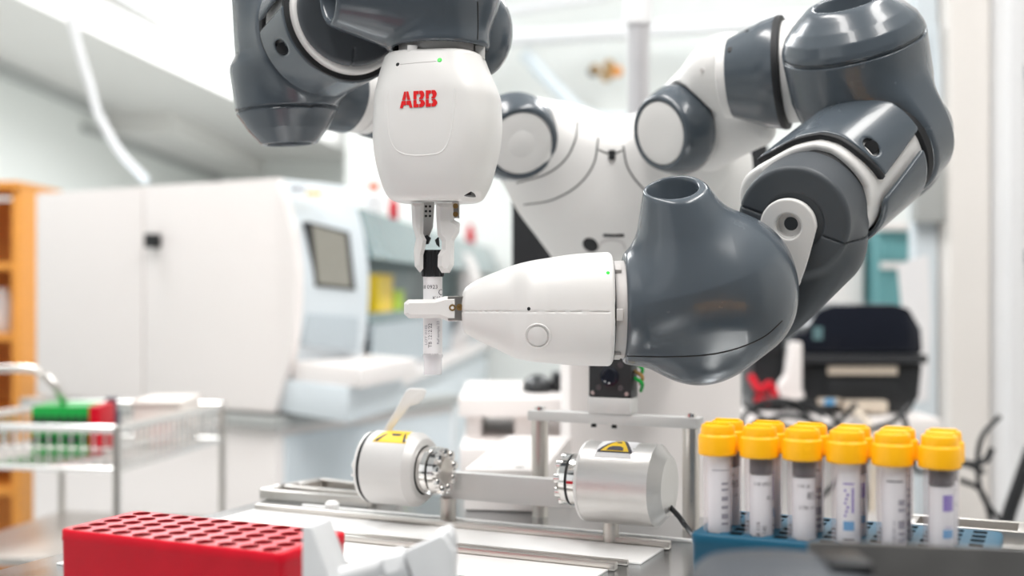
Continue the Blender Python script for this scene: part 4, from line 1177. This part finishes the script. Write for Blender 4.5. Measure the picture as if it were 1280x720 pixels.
# white step shelf with things on it
t = thing('step_shelf', (0.02, 1.55, TZ - .016), 'low white shelf on blocks left of the robot pedestal', 'shelf')
s0, s1 = P(573, 498, 1.5), P(720, 521, 1.5)
bx((s0[0], 1.5, s1[2]), (s1[0] + .02, 1.78, s0[2])).build('shelf_board', MT['shell'], t, bevel=.002)
for x0, x1 in ((582, 602), (643, 666)):
    a, b = P(x0, 521, 1.52), P(x1, 560, 1.52); bx((a[0], 1.52, TZ - .016), (b[0], 1.74, s1[2])).build('block', MT['shell'], t, bevel=.002)
q = P(672, 497, 1.6)
m_ = solid('mouse', smax(.004, s_ell((q[0], 1.6, s0[2] + .004), (.021, .034, .019)), s_plane((0, 0, s0[2] + .0002), -UZ)), (q[0] - .03, 1.55, s0[2] - .004), (q[0] + .03, 1.65, s0[2] + .03), MT['black'], None, .0015)
tag(m_, 'black computer mouse lying on the low white shelf', 'mouse')
q = P(703, 497, 1.62); t = thing('power_adapter', (q[0], 1.62, s0[2]), 'small black power adapter beside the mouse on the white shelf', 'adapter')
bx((q[0] - .014, 1.59, s0[2] + .0003), (q[0] + .012, 1.65, s0[2] + .024)).build('adapter_body', MT['black'], t, bevel=.003)
MB().tube(spline([(q[0], 1.65, s0[2] + .012), (q[0] + .01, 1.68, s0[2] + .006), (q[0] + .04, 1.70, s0[2] + .004)], 6), .002, 6).build('adapter_lead', MT['black'], t)
# long white track box
t = thing('track_cover', (0, 1.0, TZ), 'long white cover box running back from the spindle bar', 'box')
dA = nrm(np.array([.15, .99, 0])); sA = np.array([dA[1], -dA[0], 0]); f0 = P(580, 587, .935); f0[2] = 0
MB().box(f0 + dA * .11 + sA * .031 + UZ * (TZ + .0160), (.031, .11, .0160), (sA, dA, UZ)).build('cover', MT['shell'], t, bevel=.002)
for aa, ss in ((.012, .018), (.014, .042)):
    MB().lathe(f0 + dA * aa + sA * ss + UZ * (TZ + .0318), UZ, [(0, .0035), (.0006, .0033), (-.0006, .002)], 14).build('screw_hole', MT['greyband'], t)
# black screen behind the torso
t = thing('black_screen', (.13, 1.37, 0), 'black panel standing upright behind the white robot torso', 'panel')
a, b = P(640, 182, 1.40), P(958, 330, 1.40)
bx((a[0], 1.39, b[2] - .02), (b[0], 1.415, a[2])).build('panel', MT['black'], t, bevel=.002)
for x in (.10, .19): bx((x - .012, 1.40, 0), (x + .012, 1.415, b[2])).build('stand', MT['gap'], t)
# pole
t = thing('white_pole', (P(798, 0, 1.62)[0], 1.62, 0), 'white steel pole rising behind the robot shoulder', 'pole')
x = P(798, 0, 1.62)[0]
MB().cyl((x, 1.62, TZ - .016), (x, 1.62, 2.85), R(14, 1740), 32).build('tube', MT['polegrey'], t)
MB().cyl((x, 1.62, P(0, 33, 1.62)[2]), (x, 1.62, 2.0), R(18, 1740), 32, .002).build('sleeve', MT['polewhite'], t)
# pipes and valves on the back wall
Yp = 4.9
def pipe(p0, p1, r, m, name, label, Y=Yp, cat='pipe', pts=None):
    path = [P(*p, Y) for p in (pts or (p0, p1))]
    return tag(MB().tube(spline(path, 4) if len(path) > 2 else path, r, 14).build(name, MT[m]), label, cat)
pipe((430, 62), (1190, 12), .034, 'polewhite', 'wall_pipe', 'thick white pipe crossing the back wall behind the pole')
pipe((520, 34), (760, -6), .020, 'polewhite', 'wall_pipe', 'thinner white pipe slanting up on the back wall above the thick one')
pipe(None, None, .028, 'shellblue', 'wall_pipe', 'pale diagonal pipe falling to the robot shoulder on the back wall', 4.95, 'pipe', ((655, 66), (690, 105), (735, 145), (790, 150)))
pipe((758, 41), (1010, 30), .010, 'teal', 'wall_pipe', 'thin teal pipe line above the thick white pipe', 5.0)
t = thing('valve_cluster', tuple(P(755, 95, 4.95)), 'small brass valve with dark handwheels on the back wall left of the pole', 'valve')
for (x, y, m) in ((743, 90, 'brass'), (760, 84, 'brass'), (770, 92, 'wood'), (757, 98, 'brass')):
    q = P(x, y, 5.0); MB().lathe(q, -UY, [(0, .012), (.03, .022), (.06, .022), (.07, .01)], 16).build('valve_body', MT[m], t)
q = P(741, 90, 4.95); MB().lathe(q, -UY, [(0, .02), (.015, .02)], 14).build('handwheel', MT['black'], t)
MB().tube([P(736, 90, 5.02), P(775, 92, 5.02)], .008, 8).build('valve_pipe', MT['brass'], t)

# ---- big analyser on the left
A0 = np.array([-.433, 2.2, 0]); sd = np.array([-.847, .531, 0]); fd = np.array([.531, .847, 0]); fn = np.array([.847, -.531, 0])
t = thing('analyser_cabinet', (-.7, 2.5, CZ - .232), 'large cream analyser cabinet with curved front and tilted monitor', 'analyser')
def zz(y, Y=2.19): return CZ - (y - 360) * Y / F
prof_ = [(-.000, zz(222)), (.018, zz(250)), (.037, zz(285)), (.046, zz(320)), (.050, zz(350)), (.046, zz(400)), (.037, zz(440)), (.010, zz(490)), (-.006, zz(517))]
front = [A0 + fn * o + UZ * z for o, z in spline([(o, z) for o, z in prof_], 4)]
SL = .69
def seg_panel(s0, s1, m, name):
    base = [A0 + sd * s1 + UZ * zz(517), A0 + sd * s1 + UZ * zz(222)]
    return base
# near side: two cream doors, the right one with the curved edge
d1_ = [A0 + sd * .352 + UZ * zz(221.6), *[f for f in front], A0 + sd * .352 + UZ * zz(517)]
MB().prism(d1_, fd * .02).build('side_door', MT['shell'], t, bevel=.001)
d2_ = [A0 + sd * SL + UZ * zz(221.6), A0 + sd * .357 + UZ * zz(221.6), A0 + sd * .357 + UZ * zz(517), A0 + sd * SL + UZ * zz(517)]
d2o = MB().prism(d2_, fd * .02).build('side_door', MT['shell'], t, bevel=.001)
q = A0 + sd * .315 + UZ * zz(301, 2.36) - fd * .0
MB().box(q - fd * .012, (.012, .012, .014), (sd, fd, UZ)).build('door_latch', MT['black'], t, bevel=.003)
bd = [A0 + sd * (SL - .005) + fd * .021 + UZ * zz(222), *[f + fd * .021 - fn * .002 for f in front], A0 + sd * (SL - .005) + fd * .021 + UZ * zz(517)]
MB().prism(bd, fd * .19).build('body', MT['shellblue'], t, bevel=.001)
# monitor set in the curved front
def fpt(px, py, out=0.0):                            # point on the plane of the curved front seen at a pixel
    d = P(px, py, 1.0) - EYE; pl = A0 + fn * .045
    k = ((pl - EYE) @ fn) / (d @ fn)
    return EYE + d * k + fn * out
mq = [fpt(384, 277, .004), fpt(435, 290, .004), fpt(442, 363, .006), fpt(392, 358, .006)]
MB().prism(mq, -fn * .02).build('monitor_bezel', MT['black'], t, bevel=.001)
mc = sum(mq) / 4
MB().prism([mc + (p - mc) * np.array([.80, .80, .90]) + fn * .003 - fd * .006 for p in mq], -fn * .004).build('monitor_screen', MT['screen'], t)
rq = [fpt(383, 392, .003), fpt(448, 396, .003), fpt(446, 440, .003), fpt(378, 432, .003)]
MB().prism(rq, -fn * .03).build('recess_panel', MT['shellblue2'], t, bevel=.002)
# tray shelf
tq = [P(366, 443, 2.20), P(440, 438, 2.46), P(520, 462, 2.30), P(452, 480, 2.02)]
zt_ = zz(452); tq = [np.array([p[0], p[1], zt_]) for p in tq]
MB().prism(tq, -UZ * .035).build('sample_tray', MT['shell'], t, bevel=.003)
MB().prism([p * np.array([1, 1, 0]) + UZ * (zt_ - .035) - fn * .03 for p in tq], -UZ * (zt_ - .035 - zz(517))).build('tray_base', MT['shellblue'], t, bevel=.003)
for dx, m in ((.0, 'inkgrey'), (.05, 'warn')):
    q = fpt(372 + dx * 400, 236 + dx * 120); MB().box(q + fn * .001, (.010, .010, .003), (fd, fn, UZ)).build('small_sign', MT[m], t)
t = thing('analyser_bench', (-.6, 2.5, 0), 'pale cabinet bench with grey top band under the analyser', 'bench')
pts = [A0 - fd * .02 + fn * .015, A0 + fd * .56 + fn * .03, A0 + fd * .56 - fn * .01, A0 + fd * .20 + sd * .16, A0 + fd * .21 + sd * .70, A0 + sd * .72 - fd * .02]
MB().prism([p + UZ * (CZ - .236) for p in pts], -UZ * .020).build('bench_top', MT['greyband'], t, bevel=.002)
pts = [A0, A0 + fd * .55 + fn * .015, A0 + fd * .55 - fn * .008, A0 + fd * .20 + sd * .155, A0 + fd * .205 + sd * .69, A0 + sd * .70]
MB().prism([p + UZ * (CZ - .2565) for p in pts], -UZ * (CZ - .2565)).build('carcass', MT['shell'], t, bevel=.002)
MB().prism([A0 + fn * .006 + fd * .02 + UZ * .8, A0 + fn * .018 + fd * .54 + UZ * .8, A0 + fn * .018 + fd * .54 + UZ * .1, A0 + fn * .006 + fd * .02 + UZ * .1], -fn * .01).build('front_panel', MT['shellblue'], t, bevel=.002)
# safety hood along the wall, turned a little off the lens axis
X0 = -.325; HY = 2.47; zt2 = CZ + .168; hd_ = nrm(np.array([.088, 1, 0])); hs = np.array([hd_[1], -hd_[0], 0])
t = thing('safety_hood', (X0, HY, 0), 'long bench hood with teal glass band and white curved frame', 'hood')
def H(a, b, z): return np.array([X0, HY, 0]) + hs * a + hd_ * b + UZ * z     # a: out from the hood's face, b: along it
def hb(c0_, c1_): return bx(c0_, c1_).xf(lambda v: H(*v))
B1 = 2.7
hb((-.55, .30, 0), (-.02, B1, CZ - .24)).build('base_cabinet', MT['shellblue'], t, bevel=.003)
hb((-.55, .28, CZ - .239), (.02, B1, CZ - .21)).build('work_surface', MT['shell'], t, bevel=.003)
hb((-.55, .28, CZ - .21), (-.50, B1, zt2)).build('rear_wall', MT['shellblue'], t, bevel=.003)
hb((-.50, .28, zt2 - .012), (.0, B1, zt2)).build('hood_roof', MT['teal2'], t, bevel=.002)
MB().prism([H(.0, .02, zt2), H(.0, B1, zt2), H(.035, B1, CZ + .062), H(.035, .02, CZ + .062)], -hs * .008).build('glass_sash', MT['tealglass'], t)
hb((-.46, .30, CZ - .085), (-.03, B1 - .05, CZ - .06)).build('inner_shelf', MT['teal2'], t, bevel=.002)
hb((-.16, .30, CZ - .06), (-.15, B1 - .05, CZ + .15)).build('inner_back', MT['teal2'], t)
hb((-.03, .30, CZ - .205), (-.022, B1 - .05, CZ - .086)).build('lower_pane', MT['shellblue2'], t)
pp = spline([(-.10, zt2 + .005), (.0, zt2 - .03), (.05, zt2 - .12), (.055, CZ - .05), (.04, CZ - .14), (-.01, CZ - .21)], 5)
o_ = [H(a_, 1.62, b_) for a_, b_ in pp] + [H(a_ - .05, 1.62, b_) for a_, b_ in pp[::-1]]
MB().prism(o_, hd_ * .22).build('hood_frame', MT['shell'], t, bevel=.004)
def bottle(b, a, h, r_, capm, bodym, label):
    q = H(a, b, zt2 + .0003)
    t = thing('reagent_bottle', q, label, 'bottle')
    MB().lathe(q, UZ, [(0, r_ * .9), (.003, r_), (h * .62, r_), (h * .76, r_ * .5), (h * .80, r_ * .45)], 28).build('bottle_body', MT[bodym], t)
    MB().lathe(q + UZ * h * .79, UZ, [(0, r_ * .55), (h * .19, r_ * .55), (h * .21, r_ * .45)], 24).build('bottle_cap', MT[capm], t)
bottle(.32, -.025, .075, .022, 'orangecap', 'paper', 'white bottle with orange cap on the hood roof beside the gripper')
bottle(.52, -.016, .065, .012, 'red', 'red', 'slim red bottle on the hood roof right of the white one')
bottle(2.2, -.03, .080, .018, 'red', 'red', 'small red bottle far along the hood roof')
def hbox(b, a, w, d, hh, mm, label):
    z0 = CZ - .0597; t = thing('storage_box', H(a, b, z0), label, 'box')
    hb((a - d, b, z0), (a, b + w, z0 + hh)).build('box_body', MT[mm], t, bevel=.003)
    hb((a - d - .002, b - .002, z0 + hh), (a + .002, b + w + .002, z0 + hh + .006)).build('box_lid', MT[mm], t, bevel=.002)
hbox(.42, -.034, .19, .10, .088, 'brightyellow', 'bright yellow box on the inner shelf of the hood')
hbox(.66, -.034, .10, .08, .048, 'lime', 'small lime green box beside the yellow one')

# ---- hanging white cable
tag(MB().tube(spline([P(86, -140, 2.6), P(88, 0, 2.6), P(96, 50, 2.6), P(112, 105, 2.6), P(124, 145, 2.6), P(150, 190, 2.6), P(176, 218, 2.62), P(182, 224.5, 2.66)], 8), .0095, 10).build('hanging_cable', MT['polewhite']), 'white cable hanging from the ceiling to the analyser', 'cable')

# ---- open wooden shelf and trolley at far left
t = thing('wooden_shelf', (-1.46, 3.25, 0), 'orange wooden shelf unit at the far left edge', 'shelf')
sx0, sx1 = P(-60, 0, 3.2)[0], P(25, 0, 3.2)[0]; zt3 = P(0, 236, 3.2)[2]
bx((sx1 - .022, 3.2, 0), (sx1, 3.5, zt3)).build('side_panel', MT['wood'], t, bevel=.001)
bx((sx0 - .3, 3.2, 0), (sx0 - .278, 3.5, zt3)).build('side_panel', MT['wood'], t, bevel=.001)
bx((sx0 - .278, 3.49, 0.02), (sx1 - .022, 3.5, zt3 - .01)).build('back_panel', MT['wood'], t)
bx((sx0 - .3, 3.19, zt3), (sx1, 3.5, zt3 + .02)).build('top_board', MT['wood'], t, bevel=.001)
for y in (328, 417, 514, 610):
    z = P(0, y, 3.2)[2]; bx((sx0 - .278, 3.2, z - .02), (sx1 - .022, 3.488, z)).build('shelf_board', MT['wood'], t, bevel=.001)
q = P(4, 417, 3.3); t = thing('white_jar', (q[0], 3.3, P(0, 417, 3.2)[2]), 'white jar on the wooden shelf at the left edge', 'jar')
MB().lathe((q[0], 3.3, P(0, 417, 3.2)[2] + .0005), UZ, [(0, .028), (.003, .03), (.085, .03), (.1, .02)], 24).build('jar_body', MT['paper'], t)
MB().lathe((q[0], 3.3, P(0, 417, 3.2)[2] + .099), UZ, [(0, .021), (.022, .021)], 20).build('jar_lid', MT['paper'], t)
tr = thing('wire_trolley', (-.75, 1.8, 0), 'chrome wire trolley with basket top in front of the analyser', 'trolley')
c00, c10 = P(146, 540, 1.62), P(278, 533, 1.95)      # front right and rear right corners
zt4 = CZ - (537 - 360) * 1.62 / F
rA_ = np.array([c00[0], c00[1], 0]); rB_ = np.array([c10[0], c10[1], 0]); bk = rB_ - rA_
lf = nrm(np.array([-bk[1], bk[0], 0])) * .62
lf = np.array([-.28, .05, 0.])
cor = [rA_, rB_, rB_ + lf, rA_ + lf]
for cqq in cor: MB().cyl(cqq, cqq + UZ * (zt4 + .005), .0055, 14).build('leg', MT['steel'], tr)
bs = thing('basket', (0, 0, 0), None, None); bs.parent = tr; bs.location = (0, 0, 0); bs.name = 'basket'
bpy.data.objects.remove(bs)
rim = MB().tube([p + UZ * zt4 for p in cor + [cor[0]]], .0055, 8).build('basket_rim', MT['chrome2'], tr)
MB().tube([p + UZ * (zt4 - .055) for p in cor + [cor[0]]], .0036, 8).build('basket_base', MT['chrome2'], tr)
mb = MB()
for i in range(4):
    p0, p1 = cor[i], cor[(i + 1) % 4]; n = int(np.linalg.norm(p1 - p0) / .016)
    for k in range(1, n):
        q = p0 + (p1 - p0) * k / n; mb.tube([q + UZ * zt4, q + UZ * (zt4 - .055)], .0016, 4)
    mb.tube([p0 + UZ * (zt4 - .027), p1 + UZ * (zt4 - .027)], .0018, 4)
for k in range(1, 24):
    q0 = cor[0] + (cor[3] - cor[0]) * k / 24; q1 = cor[1] + (cor[2] - cor[1]) * k / 24; mb.tube([q0 + UZ * (zt4 - .055), q1 + UZ * (zt4 - .055)], .0016, 4)
o = mb.build('basket_wires', MT['chrome2'], tr); o['kind'] = 'stuff'
for z in (.69,):
    MB().prism([p + UZ * z for p in cor], UZ * .012).build('lower_shelf', MT['steel'], tr, bevel=.002)
hp = spline([P(-60, 462, 1.75), P(0, 461, 1.75), P(40, 462, 1.75), P(58, 472, 1.75), P(76, 494, 1.76), P(84, 522, 1.78)], 6)
MB().tube(hp, .006, 8).build('handle', MT['steel'], tr)
def small_rack(px0, px1, y0, y1, Y, label):
    a, b = P(px0, y0, Y), P(px1, y1, Y)
    b[2] = zt4 - .0497; t = thing('green_rack', ((a[0] + b[0]) / 2, Y, b[2]), label, 'rack')
    xs = a[0] + (b[0] - a[0]) * .84
    bx((a[0], Y - .02, b[2]), (xs, Y + .05, a[2])).build('rack_body', MT['green'], t, bevel=.002)
    for k in range(7):
        x = a[0] + (xs - a[0]) * (k + .5) / 7
        for z in (.3, .7): bx((x - .004, Y - .0215, b[2] + (a[2] - b[2]) * (z - .09)), (x + .004, Y - .0195, b[2] + (a[2] - b[2]) * (z + .09))).build('slot', MT['gap'], t)
    bx((xs + .0003, Y - .02, b[2]), (b[0], Y + .05, a[2])).build('end_block', MT['red'], t, bevel=.002)
small_rack(46, 130, 506, 555, 1.76, 'bright green tube rack with red end in the trolley basket')
q = P(190, 524, 1.9); t = thing('sample_boxes', (q[0], 1.9, zt4 - .05), 'pale cardboard tray in the trolley basket beside the green rack', 'box')
bx((q[0] - .012, 1.84, zt4 - .0495), (P(240, 0, 1.9)[0], 1.95, zt4 + .012)).build('carton', MT['cream2'], t, bevel=.002)
bx((q[0] - .014, 1.835, zt4 + .012), (P(241, 0, 1.9)[0], 1.955, zt4 + .018)).build('carton_lid', MT['cream2'], t, bevel=.002)
q = P(150, 520, 1.86); tag(MB().lathe((q[0], 1.82, zt4 - .05), UZ, [(0, .012), (.002, .013), (.05, .013), (.06, .009), (.075, .009)], 20).build('small_flask', MT['gap2']), 'small dark flask in the trolley basket between rack and carton', 'flask')

# ---- label printer on a white shelf
t = thing('printer_shelf', (.49, 2.0, 0), 'white shelf cabinet carrying the black label printer', 'cabinet')
z5 = P(0, 516, 1.95)[2]
bx((P(925, 0, 1.9)[0], 1.86, z5 - .028), (P(1165, 0, 1.9)[0], 2.25, z5)).build('top_board', MT['shell'], t, bevel=.002)
bx((P(935, 0, 1.9)[0], 1.95, 0), (P(1155, 0, 1.9)[0], 2.2, z5 - .028)).build('carcass', MT['shell'], t, bevel=.002)
t = thing('label_printer', (P(1074, 0, 1.95)[0], 2.0, z5), 'black label printer with rounded lid seen from behind', 'printer')
xc = P(1074, 0, 1.95)[0]; k = 1.95 / F
def prn(pts, y0, y1, name, m, bev=.004): return MB().prism([(xc + a * k, y0, z5 + b * k) for a, b in pts], (0, y1 - y0, 0)).build(name, MT[m], t, bevel=bev)
prn([(-64, 1), (58, 1), (70, 22), (74, 62), (-76, 62), (-72, 30)], 1.93, 2.14, 'lower_body', 'black')
prn([(-78, 63), (77, 63), (77, 74), (-78, 74)], 1.915, 2.15, 'mid_band', 'sheet_dark', .003)
prn([(-76, 75), (75, 75), (73, 105), (58, 131), (40, 136), (-36, 136), (-56, 128), (-70, 106)], 1.93, 2.14, 'lid', 'gloss', .006)
bx((xc - 62 * k, 1.928, z5 + 92 * k), (xc - 50 * k, 1.9305, z5 + 108 * k)).build('lid_window', MT['tealglass'], t)
bx((xc - 44 * k, 1.925, z5 + 49 * k), (xc + 42 * k, 1.932, z5 + 60 * k)).build('label_slot', MT['cream'], t, bevel=.001)
bx((xc - 44 * k, 1.926, z5 + 18 * k), (xc + 46 * k, 1.9325, z5 + 42 * k)).build('rear_recess', MT['gap'], t, bevel=.001)
bx((xc - 56 * k, 1.92, z5 + 12 * k), (xc - 30 * k, 1.932, z5 + 20 * k)).build('port_plate', MT['cream'], t, bevel=.001)
bx((xc - 50 * k, 1.916, z5 + 12.5 * k), (xc - 37 * k, 1.921, z5 + 19.5 * k)).build('blue_port', MT['sky'], t, bevel=.001)
bx((xc - 27 * k, 1.90, z5 + 4 * k), (xc + 24 * k, 1.932, z5 + 18 * k)).build('cable_plug', MT['cream'], t, bevel=.002)
tag(MB().tube(spline([(xc - 2 * k, 1.90, z5 + 9 * k), P(1068, 512, 1.86), P(1085, 530, 1.80), P(1092, 560, 1.76), P(1090, 640, 1.74)], 8), .006, 10).build('signal_cable', MT['cream']), 'cream signal cable running down from the printer', 'cable')
t = thing('black_box', (P(962, 0, 1.95)[0], 1.95, z5), 'dark box standing left of the label printer', 'box')
a, b = P(944, 408, 1.95), P(984, 492, 1.95)
bx((a[0], 1.97, z5), (b[0], 2.08, a[2])).build('case', MT['black'], t, bevel=.003)
bx((a[0] + .004, 1.966, a[2] - .05), (b[0] - .004, 1.972, a[2] - .01)).build('case_panel', MT['gap'], t, bevel=.001)
t = thing('white_device', (P(988, 0, 1.92)[0], 1.92, z5), 'white plastic device wedged between dark box and printer', 'device')
MB().prism([P(976, 492, 1.9), P(1003, 492, 1.9), P(1003, 428, 1.9), P(990, 428, 1.9), P(984, 470, 1.9), P(976, 480, 1.9)], (0, .03, 0)).build('device_body', MT['shell'], t, bevel=.003)
bx(P(980, 490, 1.899), P(999, 497, 1.93)).build('device_foot', MT['shell'], t)
# tangle of cables on the shelf edge
rnd = random.Random(3)
lab_c = ['black cable drooping over the front of the printer shelf', 'black cable looping low beneath the printer', 'black cable curling left of the printer shelf', 'black cable crossing behind the yellow caps',
         'black cable rising to the printer socket', 'black cable bundled at the right of the printer shelf', 'black cable hanging behind the middle tubes']
paths = [[(930, 505), (950, 520), (985, 535), (1010, 545), (1045, 530), (1070, 505)], [(960, 500), (1000, 512), (1030, 545), (1080, 560), (1120, 552), (1150, 560)], [(925, 545), (930, 520), (960, 500), (1000, 505), (1030, 520)],
         [(940, 530), (990, 520), (1040, 540), (1075, 585), (1085, 640)], [(1000, 500), (1040, 520), (1060, 540), (1110, 530), (1140, 505)], [(1130, 520), (1140, 570), (1150, 590), (1200, 580), (1230, 590)],
         [(985, 560), (1000, 575), (1020, 620), (1060, 590), (1090, 570)]]
for i, (pp, lb_) in enumerate(zip(paths, lab_c)):
    Y_ = 1.80 - .013 * i
    tag(MB().tube(spline([P(x, y, Y_ + .012 * math.sin(j * 2 + i)) for j, (x, y) in enumerate(pp)], 8), .0042, 8).build('power_cable', MT['black']), lb_, 'cable')
q = P(953, 492, 1.86)
tag(MB().tube(spline([P(938, 470, 1.88), P(950, 488, 1.86), P(962, 480, 1.87), P(968, 498, 1.86), P(945, 500, 1.85)], 6), .006, 8).build('red_lead', MT['red']), 'short red lead coiled left of the printer', 'cable')
# ---- right side: tall cabinets, paper, teal cupboard
t = thing('tall_cabinet', (1.05, 2.35, 0), 'tall cream cabinet column at the right behind the rack', 'cabinet')
a = P(1188, 0, 2.3)[0]; b = P(1240, 0, 2.3)[0]
bx((a, 2.3, 0), (b - .003, 2.40, 2.7)).build('carcass', MT['creamwall'], t, bevel=.003)
bx((b, 2.22, 0), (b + .03, 2.40, 2.7)).build('edge_post', MT['polewhite'], t, bevel=.003)
bx((a - .048, 2.36, 0), (a - .003, 2.40, 2.7)).build('side_panel', MT['shellblue'], t, bevel=.003)
t = thing('wall_cabinet', (1.3, 2.3, 0), 'pale cabinet with dark handles at the right edge', 'cabinet')
a2 = b + .034
bx((a2, 2.3, 0), (a2 + .6, 2.8, P(0, 292, 2.3)[2])).build('lower_door', MT['wallwarm'], t, bevel=.003)
bx((a2, 2.3, P(0, 289, 2.3)[2]), (a2 + .6, 2.8, 2.7)).build('upper_door', MT['wallwarm'], t, bevel=.003)
for y in (70, 300):
    q = P(1276, y + 20, 2.28); bx((q[0] - .012, 2.27, q[2] - .012), (q[0] + .05, 2.2998, q[2] + .012)).build('handle', MT['sheet'], t, bevel=.003)
t = thing('teal_cupboard', (P(1115, 0, 3.0)[0], 3.0, 0), 'teal fronted cupboard behind the label printer', 'cupboard')
a, b = P(1100, 288, 3.0), P(1158, 400, 3.0)
bx((a[0], 3.02, 0), (b[0], 3.4, a[2])).build('carcass', MT['teal'], t, bevel=.003)
bx((a[0] + .005, 3.0, P(0, 326, 3)[2]), (b[0] - .005, 3.02, a[2] - .03)).build('door', MT['teal'], t, bevel=.003)
bx((a[0] - .004, 2.99, a[2]), (b[0] + .01, 3.42, a[2] + .02)).build('top_board', MT['shell'], t, bevel=.003)
bx((a[0], 2.99, P(0, 336, 3)[2]), (b[0], 3.0, P(0, 328, 3)[2])).build('shelf_edge', MT['shell'], t, bevel=.001)
t = thing('white_cabinet', (P(1040, 0, 3.1)[0], 3.1, 0), 'white cabinet behind the robot elbow beside the teal cupboard', 'cabinet')
bx((P(985, 0, 3.1)[0], 3.1, 0), (P(1080, 0, 3.1)[0], 3.5, P(0, 270, 3.1)[2])).build('carcass', MT['shell'], t, bevel=.003)
bx((P(992, 0, 3.1)[0], 3.085, .1), (P(1076, 0, 3.1)[0], 3.1, P(0, 280, 3.1)[2])).build('door', MT['shell'], t, bevel=.003)
pts = [P(1122, 330, 2.357), P(1160, 318, 2.357), P(1164, 400, 2.357), P(1160, 500, 2.357), P(1138, 505, 2.357)]
tag(MB().prism(pts, (0, .0025, 0)).build('paper_sheet', MT['paper'], None, smooth=False), 'white paper sheet hanging beside the label printer', 'paper')
pts = [P(1162, 40, 2.3), P(1176, 40, 2.3), P(1178, 285, 2.3), P(1160, 290, 2.3)]
t = thing('wall_device', tuple(P(1168, 160, 2.33)), 'blurred grey device hanging right of the robot elbow', 'device')
MB().box(P(1160, 240, 2.34), (.03, .02, .06)).build('device_body', MT['greyband'], t, bevel=.008)
MB().tube(spline([P(1168, 30, 2.33), P(1172, 120, 2.33), P(1166, 200, 2.33)], 6), .008, 8).build('device_lead', MT['shellblue'], t)
for pp, rr, lb_ in (([(1290, 560), (1276, 600), (1262, 640), (1248, 690)], .010, 'thick black hose at the right edge'), ([(1250, 520), (1228, 545), (1222, 580), (1228, 620), (1250, 650)], .0038, 'black cable arcing down left of the white cabinet post'),
                     ([(1190, 575), (1215, 580), (1232, 575), (1240, 560)], .005, 'short black cable end behind the rightmost tube'), ([(1200, 600), (1225, 612), (1236, 640), (1240, 670)], .004, 'thin black cable hanging low right of the tubes')):
    tag(MB().tube(spline([P(x, y, 1.7) for x, y in pp], 8), rr, 10).build('black_hose', MT['black']), lb_, 'hose')
tag(MB().tube(spline([P(838, 634, .80), P(848, 645, .79), P(856, 656, .785), P(866, 668, .80)], 6), .0018, 8).build('spindle_lead', MT['black']), 'thin black lead leaving the right spindle end', 'cable')
# ---- ceiling lamp
t = thing('ceiling_lamp', (-1.7, 4.6, 2.84), 'long bright ceiling light panel above the analyser', 'lamp')
MB().prism([(-2.85, 2.6, 2.835), (-1.2, 2.6, 2.835), (-0.95, 13.2, 2.835), (-1.85, 13.2, 2.835)], (0, 0, .023)).build('frame', MT['polewhite'], t, bevel=.004)
MB().prism([(-2.81, 2.65, 2.828), (-1.25, 2.65, 2.828), (-1.0, 13.1, 2.828), (-1.80, 13.1, 2.828)], (0, 0, .008)).build('diffuser', MT['lightpanel'], t)
